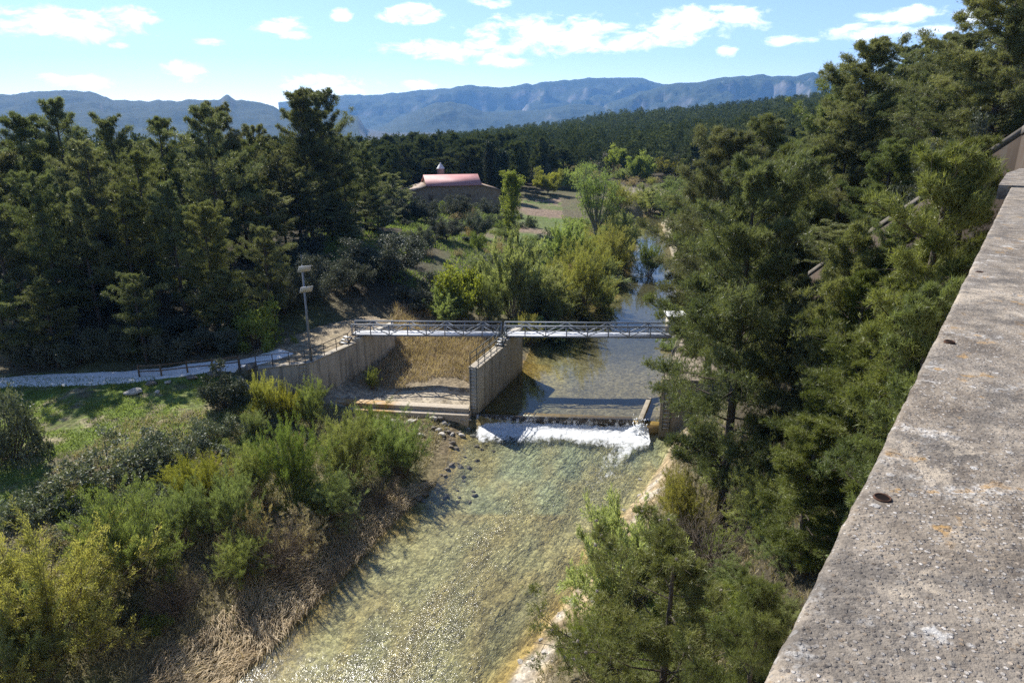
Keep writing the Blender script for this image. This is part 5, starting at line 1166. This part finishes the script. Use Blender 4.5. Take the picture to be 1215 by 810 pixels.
for px, bs, tp, w, lb in ((545, 258, 224, 36, 'dark oak bush before the middle of the farmhouse wall'), (583, 260, 228, 30, 'dark oak bush before the right end of the farmhouse'), (507, 264, 230, 36, 'grey oak bush before the left end of the farmhouse'), (565, 282, 244, 38, 'dark oak bush on the slope under the farmhouse'),
                          (530, 285, 248, 40, 'grey oak bush lower on the slope under the farmhouse'), (480, 262, 222, 40, 'oak bush left of the farmhouse'), (500, 300, 262, 36, 'oak bush right of the big holm oak crown'), (455, 250, 205, 50, 'dark tree left of the farmhouse')):
    by_base('oak', px, bs, tp, w, 'holm_oak', lb, 'oak tree')
for x, y in scatter(60, [(-20, 84), (-5, 80), (2, 92), (6, 112), (2, 136), (-26, 136), (-26, 100)], 2.3):
    k = rs.choice(['oak_small', 'green_mound', 'bramble', 'tam', 'brown_bush']); plant(k, x, y, rs.uniform(.8, 2.4), rs.uniform(.9, 2.0), 'slope_bush', 'low mixed bush on the rough slope between the farmhouse and the footbridge', 'bush', 'bushes on the rough slope')
for x, y in scatter(48, [(1.5, 64), (5, 62), (13, 86), (17, 100), (24, 132), (14, 132), (9, 100), (1, 80)], 2.0):
    k = rs.choice(['tam', 'wil', 'yel', 'brown_bush', 'wil']); plant(k, x, y, rs.uniform(1.2, 3.4), rs.uniform(1.0, 2.0), 'willow_bush', 'light green willow bush in the thicket along the upper river', 'bush', 'willow thicket along the upper river')
for x, y in scatter(40, [(36, 120), (44, 150), (50, 200), (20, 230), (-5, 215), (5, 200), (28, 190), (38, 160)], 3.5):
    k = rs.choice(['tam', 'wil', 'yel', 'brown_bush', 'wil']); plant(k, x, y, rs.uniform(1.2, 4), rs.uniform(1.4, 3), 'willow_bush', 'pale bush on the flat beyond the river bend', 'bush', 'bushes beyond the river bend')
for x, y in scatter(22, [(15, 60), (18, 58), (24, 80), (31, 110), (35, 130), (32, 130), (22, 95)], 2.6):
    plant(rs.choice(['tam', 'wil', 'green_mound']), x, y, rs.uniform(1.2, 3), rs.uniform(1.2, 2), 'willow_bush', 'green bush along the right bank of the upper river', 'bush', 'bushes along the upper right bank')
# --- near left bank
bank = [('yel', 62, 780, 632, 200, 'big yellow-flowering bush at the lower left corner'), ('tam', 165, 695, 582, 135, 'large feathery green bush right of the yellow one'), ('tam', 20, 815, 700, 150, 'dark green bush under the big yellow one'),
  ('tam', 222, 645, 575, 72, 'upright green bush behind the large feathery one'), ('tam', 288, 690, 634, 70, 'green bush beside the dry reed bank'), ('tam', 392, 618, 563, 84, 'bright green bush near the water in the middle of the bank'),
  ('tam', 352, 600, 500, 84, 'fresh green bush left of the long bush row'), ('tam', 412, 572, 490, 84, 'fresh green bush in the middle of the row below the sills'), ('tam', 478, 568, 494, 80, 'fresh green bush at the water end of the row below the sills'), ('tam', 450, 545, 482, 70, 'smaller bush behind the row below the sills'),
  ('tam', 305, 590, 520, 70, 'feathery bush left of the fresh green row'), ('yel', 240, 598, 540, 70, 'yellowish bush on the upper bank'), ('yel', 318, 500, 445, 42, 'yellowish bush at the foot of the yard wall'), ('tam', 372, 510, 450, 48, 'feathery bush below the ladder of the yard wall'), ('yel', 345, 505, 460, 36, 'olive bush between two bushes at the yard wall'),
  ('tam', 442, 462, 436, 22, 'single small green bush in the dry bay'), ('tam', 305, 520, 485, 40, 'small green bush near the rock armour'), ('tam', 280, 640, 560, 70, 'dull green bush behind the dry thicket'), ('green_mound', 390, 600, 565, 60, 'low leafy bush before the fresh green row'),
  ('thicket', 335, 680, 605, 90, 'bare grey thicket among the bushes above the reeds'), ('thicket', 452, 598, 562, 60, 'bare twiggy shrub by the water under the row'), ('thicket', 210, 730, 670, 80, 'bare shrub at the foot of the large feathery bush'), ('brown_bush', 355, 660, 610, 80, 'dry brown bush near the bright green one'), ('brown_bush', 300, 650, 600, 60, 'dry tan bush in the middle of the bank'),
  ('bramble', 130, 572, 528, 120, 'grey-green bramble mound on the meadow slope'), ('bramble', 205, 548, 512, 95, 'grey-green bramble mound under the fence'), ('bramble', 15, 545, 470, 90, 'dark green bramble mound at the left frame edge'), ('bramble', 40, 620, 585, 80, 'low bramble mound on the left slope'), ('bramble', 255, 522, 495, 60, 'bramble mound near the rock armour'), ('bramble', 100, 628, 600, 70, 'bramble mound behind the large feathery bush'), ('bramble', 175, 610, 580, 60, 'bramble mound above the large feathery bush'),
  ('oak_small', 270, 485, 430, 60, 'dark bush in the shade left of the yard wall')]
for kd, px, bs, tp, w, lb in bank:
    by_base(kd, px, bs, tp, w*(.86 if kd == 'tam' else 1), {'bramble': 'bramble_mound', 'thicket': 'bare_thicket', 'brown_bush': 'dry_bush'}.get(kd, 'river_bush'), lb, 'bush')
lr = [tuple(hit(x, y)[:2]) for x, y in ((10, 800), (120, 800), (235, 740), (300, 700), (395, 640), (470, 590), (500, 520), (300, 510), (200, 560), (60, 600))]
for x, y in scatter(40, [q for q in lr], 1.35):
    if np.interp(y, LLy, LLx) - x < 5.2: continue
    k = rs.choice(['tam', 'tam', 'bramble', 'brown_bush', 'brown_bush', 'green_mound']); plant(k, x, y, rs.uniform(.6, 1.6), rs.uniform(.6, 1.2), 'bank_shrub', 'low shrub in the tangle along the left river bank', 'bush', 'low shrubs of the left bank')

# --- grasses (uncountable)
def blade_field(name, label, pts, dirs, L, Wd, mat, tint, seed, curve=.35, cat='grass'):
    r = np.random.RandomState(seed); n = len(pts); D = unit(dirs); sd = unit(np.cross(D, np.array((0, 0, 1.)) + r.randn(n, 3)*.35)); L = np.broadcast_to(L, (n,))[:, None]; Wd = np.broadcast_to(Wd, (n,))[:, None]
    P0, P1 = pts, pts + D*L*.55; P2 = P1 + unit(D - np.array((0, 0, curve)) + r.randn(n, 3)*.12)*L*.45
    V = np.stack([P0 - sd*Wd/2, P0 + sd*Wd/2, P1 + sd*Wd*.4, P1 - sd*Wd*.4, P2], 1).reshape(-1, 3); b = np.arange(n)[:, None]*5
    o = link(name, np_mesh(name, V, [b + np.array([[0, 1, 2, 3]]), b + np.array([[3, 2, 4]])], {'tint': np.repeat(tint, 5)}), mat)
    return tag(o, label, cat, kind='stuff')
def sample(poly, n, keep=None):
    xs = [p[0] for p in poly]; ys = [p[1] for p in poly]; X = rs.uniform(min(xs), max(xs), n*3); Y = rs.uniform(min(ys), max(ys), n*3); k = inpoly(X, Y, poly)
    if keep is not None: k &= keep(X, Y)
    X, Y = X[k][:n], Y[k][:n]; return np.c_[X, Y, terr(X, Y)]
p = sample([(-50, 30), (-25, 29.5), (-19, 37), (-17.5, 46.4), (-20, 47.2), (-50, 45.4)], 64000, lambda x, y: fbm(x*.25, y*.25, 4, 31) + .5*fbm(x*1.1, y*1.1, 3, 37) > -.30)
n = len(p); blade_field('meadow_grass', 'short fresh green grass on the meadow below the path', p - (0, 0, .02), np.c_[rs.randn(n, 2)*.45, np.ones(n)], rs.uniform(.08, .24, n), .04, M_GRASS, np.clip(.5 + .9*fbm(p[:, 0]*.4, p[:, 1]*.4, 3, 44) + rs.randn(n)*.15, 0, 1), 6)
def along(y):   # bank direction
    return np.stack([np.interp(y - 1, LLy, LLx) - np.interp(y + 1, LLy, LLx), np.full(len(y), -2.0)], -1)
reg = [(-26, 8), (-11.2, 22), (-9.2, 27), (-7.6, 32), (-5.6, 36.5), (-4.9, 39), (-7.4, 38), (-10.2, 33.5), (-14.5, 27), (-20, 22), (-34, 14)]
p = sample(reg, 42000, lambda x, y: (np.interp(y, LLy, LLx) - x > .0) & (np.interp(y, LLy, LLx) - x < 3.9 + 1.8*fbm(y*.5, y*0, 2, 3)))
n = len(p); a = along(p[:, 1]); a = a/np.linalg.norm(a, axis=1)[:, None]; sw = 1.1*fbm(p[:, 0]*.55, p[:, 1]*.55, 3, 45); ca, sa = np.cos(sw), np.sin(sw)
dr = np.c_[a[:, 0]*ca - a[:, 1]*sa + .25, a[:, 0]*sa + a[:, 1]*ca, .13 + .25*rs.rand(n)] + rs.randn(n, 3)*np.array((.34, .34, .16))
blade_field('flattened_reeds', 'dry tan reeds flattened along the left river bank', p + np.c_[np.zeros((n, 2)), rs.rand(n)*.22], dr, rs.uniform(.22, .85, n), .026, M_DRY, np.clip(.45 + .8*fbm(p[:, 0]*.8, p[:, 1]*.8, 3, 46) + rs.randn(n)*.2, 0, 1), 8, .5, 'reeds')
p = sample([(-14.2, 50.0), (-3.6, 50.8), (-1.4, 56), (0, 68), (-12, 68), (-11, 57)], 20000, lambda x, y: (y > 52.2 + .9*fbm(x*.7, y*.7, 3, 15)) & ((y > 54.5) | (fbm(x*.5, y*.9, 3, 18) > -.1)))
n = len(p); blade_field('brown_reeds', 'brown reeds and dry grass growing in the dry bay behind the sills', p, np.c_[rs.randn(n, 2)*.4, np.ones(n)], rs.uniform(.35, 1.0, n)*np.clip((p[:, 1] - 49)/11, .25, 1.1), .04, M_BAYREED, np.clip(.5 + .7*fbm(p[:, 0]*.6, p[:, 1]*.6, 3, 47) + rs.randn(n)*.2, 0, 1), 9, .5, 'reeds')
lr2 = [tuple(hit(x, y)[:2]) for x, y in ((-60, 810), (150, 810), (300, 720), (400, 650), (505, 560), (535, 505), (380, 480), (250, 490), (150, 500), (20, 590))]
p = sample(lr2, 42000, lambda x, y: np.interp(y, LLy, LLx) - x > .5)
n = len(p); blade_field('bank_grass', 'mixed dry and green grass in the tangle of the left bank', p - (0, 0, .02), np.c_[rs.randn(n, 2)*.7, np.ones(n)], rs.uniform(.15, .55, n), .03, M_BROWNREED, np.clip(.5 + rs.randn(n)*.28, 0, 1), 10, .6)
p = sample([(-26, 76), (-2, 70), (3, 62), (14, 92), (22, 135), (12, 142), (-12, 140), (-28, 120)], 36000, lambda x, y: (fbm(x*.1, y*.1, 3, 61) > -.3) & (np.interp(y, ULy, ULx) - x > .5) & ~inpoly(x, y, [P(628, 300, 2)[:2], P(560, 292, 3)[:2], P(618, 236, 4)[:2], P(665, 232, 4)[:2], P(672, 262, 3)[:2], P(660, 300, 2)[:2]]))
n = len(p); blade_field('slope_grass', 'rough grass on the slope between river and farmhouse', p - (0, 0, .02), np.c_[rs.randn(n, 2)*.5, np.ones(n)], rs.uniform(.2, .6, n), .09, M_GRASS, np.clip(.35 + rs.randn(n)*.3, 0, 1), 12, .5)
p = sample([(0, 12), (9, 13), (13, 24), (13.4, 44), (11.4, 43), (7.4, 34), (1.4, 23), (-3, 17)], 24000, lambda x, y: x - np.interp(y, LRy, LRx) > 1.3)
n = len(p); blade_field('bank_grass', 'rough grass on the right bank under the pines', p - (0, 0, .02), np.c_[rs.randn(n, 2)*.6, np.ones(n)], rs.uniform(.12, .4, n), .03, M_BROWNREED, np.clip(.4 + rs.randn(n)*.28, 0, 1), 13, .6)

# --- far forest: the nearest 300 as trees, the rest as one mass
def forest_pts():
    pts = []
    Y = 150.
    while Y < 1150:
        st = 4.6 + Y*.0058; x = -Y*.95 - 20
        while x < Y*1.15:
            xx, yy = x + rs.uniform(-.7, .7)*st, Y + rs.uniform(-.7, .7)*st; x += st
            az = xx/yy
            if yy < 163 and -24 < xx < 12: continue                            # farm clearing
            if yy < 215 and 8 + max(0, yy - 185)*.4 < xx < 62 - (yy - 150)*.25: continue      # river flat
            if 12 > xx > 2 and yy < 182: continue
            if xx < -45 and yy < 210 and False: continue
            pts.append((xx, yy))
        Y += st*.86
    return np.array(pts)
fp_ = forest_pts(); d = np.hypot(fp_[:, 0], fp_[:, 1]); fp_ = fp_[np.argsort(d)]
fz = terr(fp_[:, 0], fp_[:, 1])
az_ = fp_[:, 0]/fp_[:, 1]; vis = (az_ > -.78) & (az_ < .80)
first = [i for i in range(len(fp_)) if vis[i] and -.42 < az_[i] < .52][:250]; fs = set(first)
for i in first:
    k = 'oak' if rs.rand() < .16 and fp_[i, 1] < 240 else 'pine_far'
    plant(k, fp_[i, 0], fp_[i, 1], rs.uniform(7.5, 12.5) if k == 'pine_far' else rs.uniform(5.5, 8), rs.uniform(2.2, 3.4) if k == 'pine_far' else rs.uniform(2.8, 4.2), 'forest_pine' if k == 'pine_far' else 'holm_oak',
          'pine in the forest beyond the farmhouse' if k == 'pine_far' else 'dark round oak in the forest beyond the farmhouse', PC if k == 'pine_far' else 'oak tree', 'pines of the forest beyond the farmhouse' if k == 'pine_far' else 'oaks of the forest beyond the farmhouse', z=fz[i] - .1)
def far_mass():
    Vs, Fs, Ts, nv = [], [], [], 0; lod = [[], []]
    for s in range(6):
        r = np.random.RandomState(300 + s)
        for L, (nc, nt, nb_, bl, bw, rc) in enumerate(((44, 7, 2, .62, .22, .7), (30, 6, 1, .85, .42, .8))):
            cl = []
            for k in range(nc):
                f = (k + r.rand())/nc; a = r.rand()*6.28; q = 2.6*(1 - f)**.7*(.5 + .5*min(1, f/.2))*(1 + .3*math.sin(a*2 + s)) + .2; rr_ = q*r.uniform(.4, 1); cl.append((np.array((math.cos(a)*rr_, math.sin(a)*rr_, 1.4 + 8.6*f)), rc*r.uniform(.6, 1.2), np.array((math.cos(a), math.sin(a), .3)), np.clip(.35 + .35*f + r.randn()*.2, 0, 1)))  # tint rises with height, painting the upper crowns as lit
            lod[L].append(foliage(cl, r, nt, nb_, bl, bw, rhomb=True, jit=.6))
    idx = [i for i in range(len(fp_)) if i not in fs and vis[i]]
    for i in idx:
        d_ = math.hypot(*fp_[i]); patch = float(fbm(np.array([fp_[i, 0]*.011]), np.array([fp_[i, 1]*.011]), 3, 77)[0])
        if d_ > 230 and patch < -.33 and rs.rand() < .75: continue
        V, Fc, tt = lod[0 if d_ < 330 else 1][rs.randint(6)]; a = rs.rand()*6.28; s = rs.uniform(.62, 1.28)*(1 + .25*patch); sx = s*rs.uniform(.85, 1.35); ca, sa = math.cos(a)*sx, math.sin(a)*sx
        X = np.c_[V[:, 0]*ca - V[:, 1]*sa + fp_[i, 0], V[:, 0]*sa + V[:, 1]*ca + fp_[i, 1], V[:, 2]*s + fz[i] - .2]
        Vs.append(X.astype(np.float32)); Fs.append(Fc + nv); nv += len(V); Ts.append(np.clip(tt + rs.randn()*.22 + .5*patch, 0, 1))
    print('far mass trees', len(idx), 'verts', nv)
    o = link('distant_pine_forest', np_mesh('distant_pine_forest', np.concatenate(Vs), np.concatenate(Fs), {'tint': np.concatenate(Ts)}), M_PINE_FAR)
    tag(o, 'dense pine forest running to the foot of the blue mountains', 'forest', kind='stuff')
far_mass()

# ------------------------------------------------------------------ haze
def haze():
    m = MB(); m.box((0, 200, 245), (13000, 13600, 710)); o = link('haze', m.mesh('haze'))
    t = NT('haze_air'); v = t.n('ShaderNodeVolumePrincipled', {'Color': (.23, .52, 1.0), 'Density': 8.5e-5, 'Anisotropy': .1}); t.L.new(v.outputs[0], t.out.inputs['Volume'])
    o.data.materials.append(t.m); tag(o, 'thin blue air between the dam and the mountains', 'haze', kind='stuff')
haze()
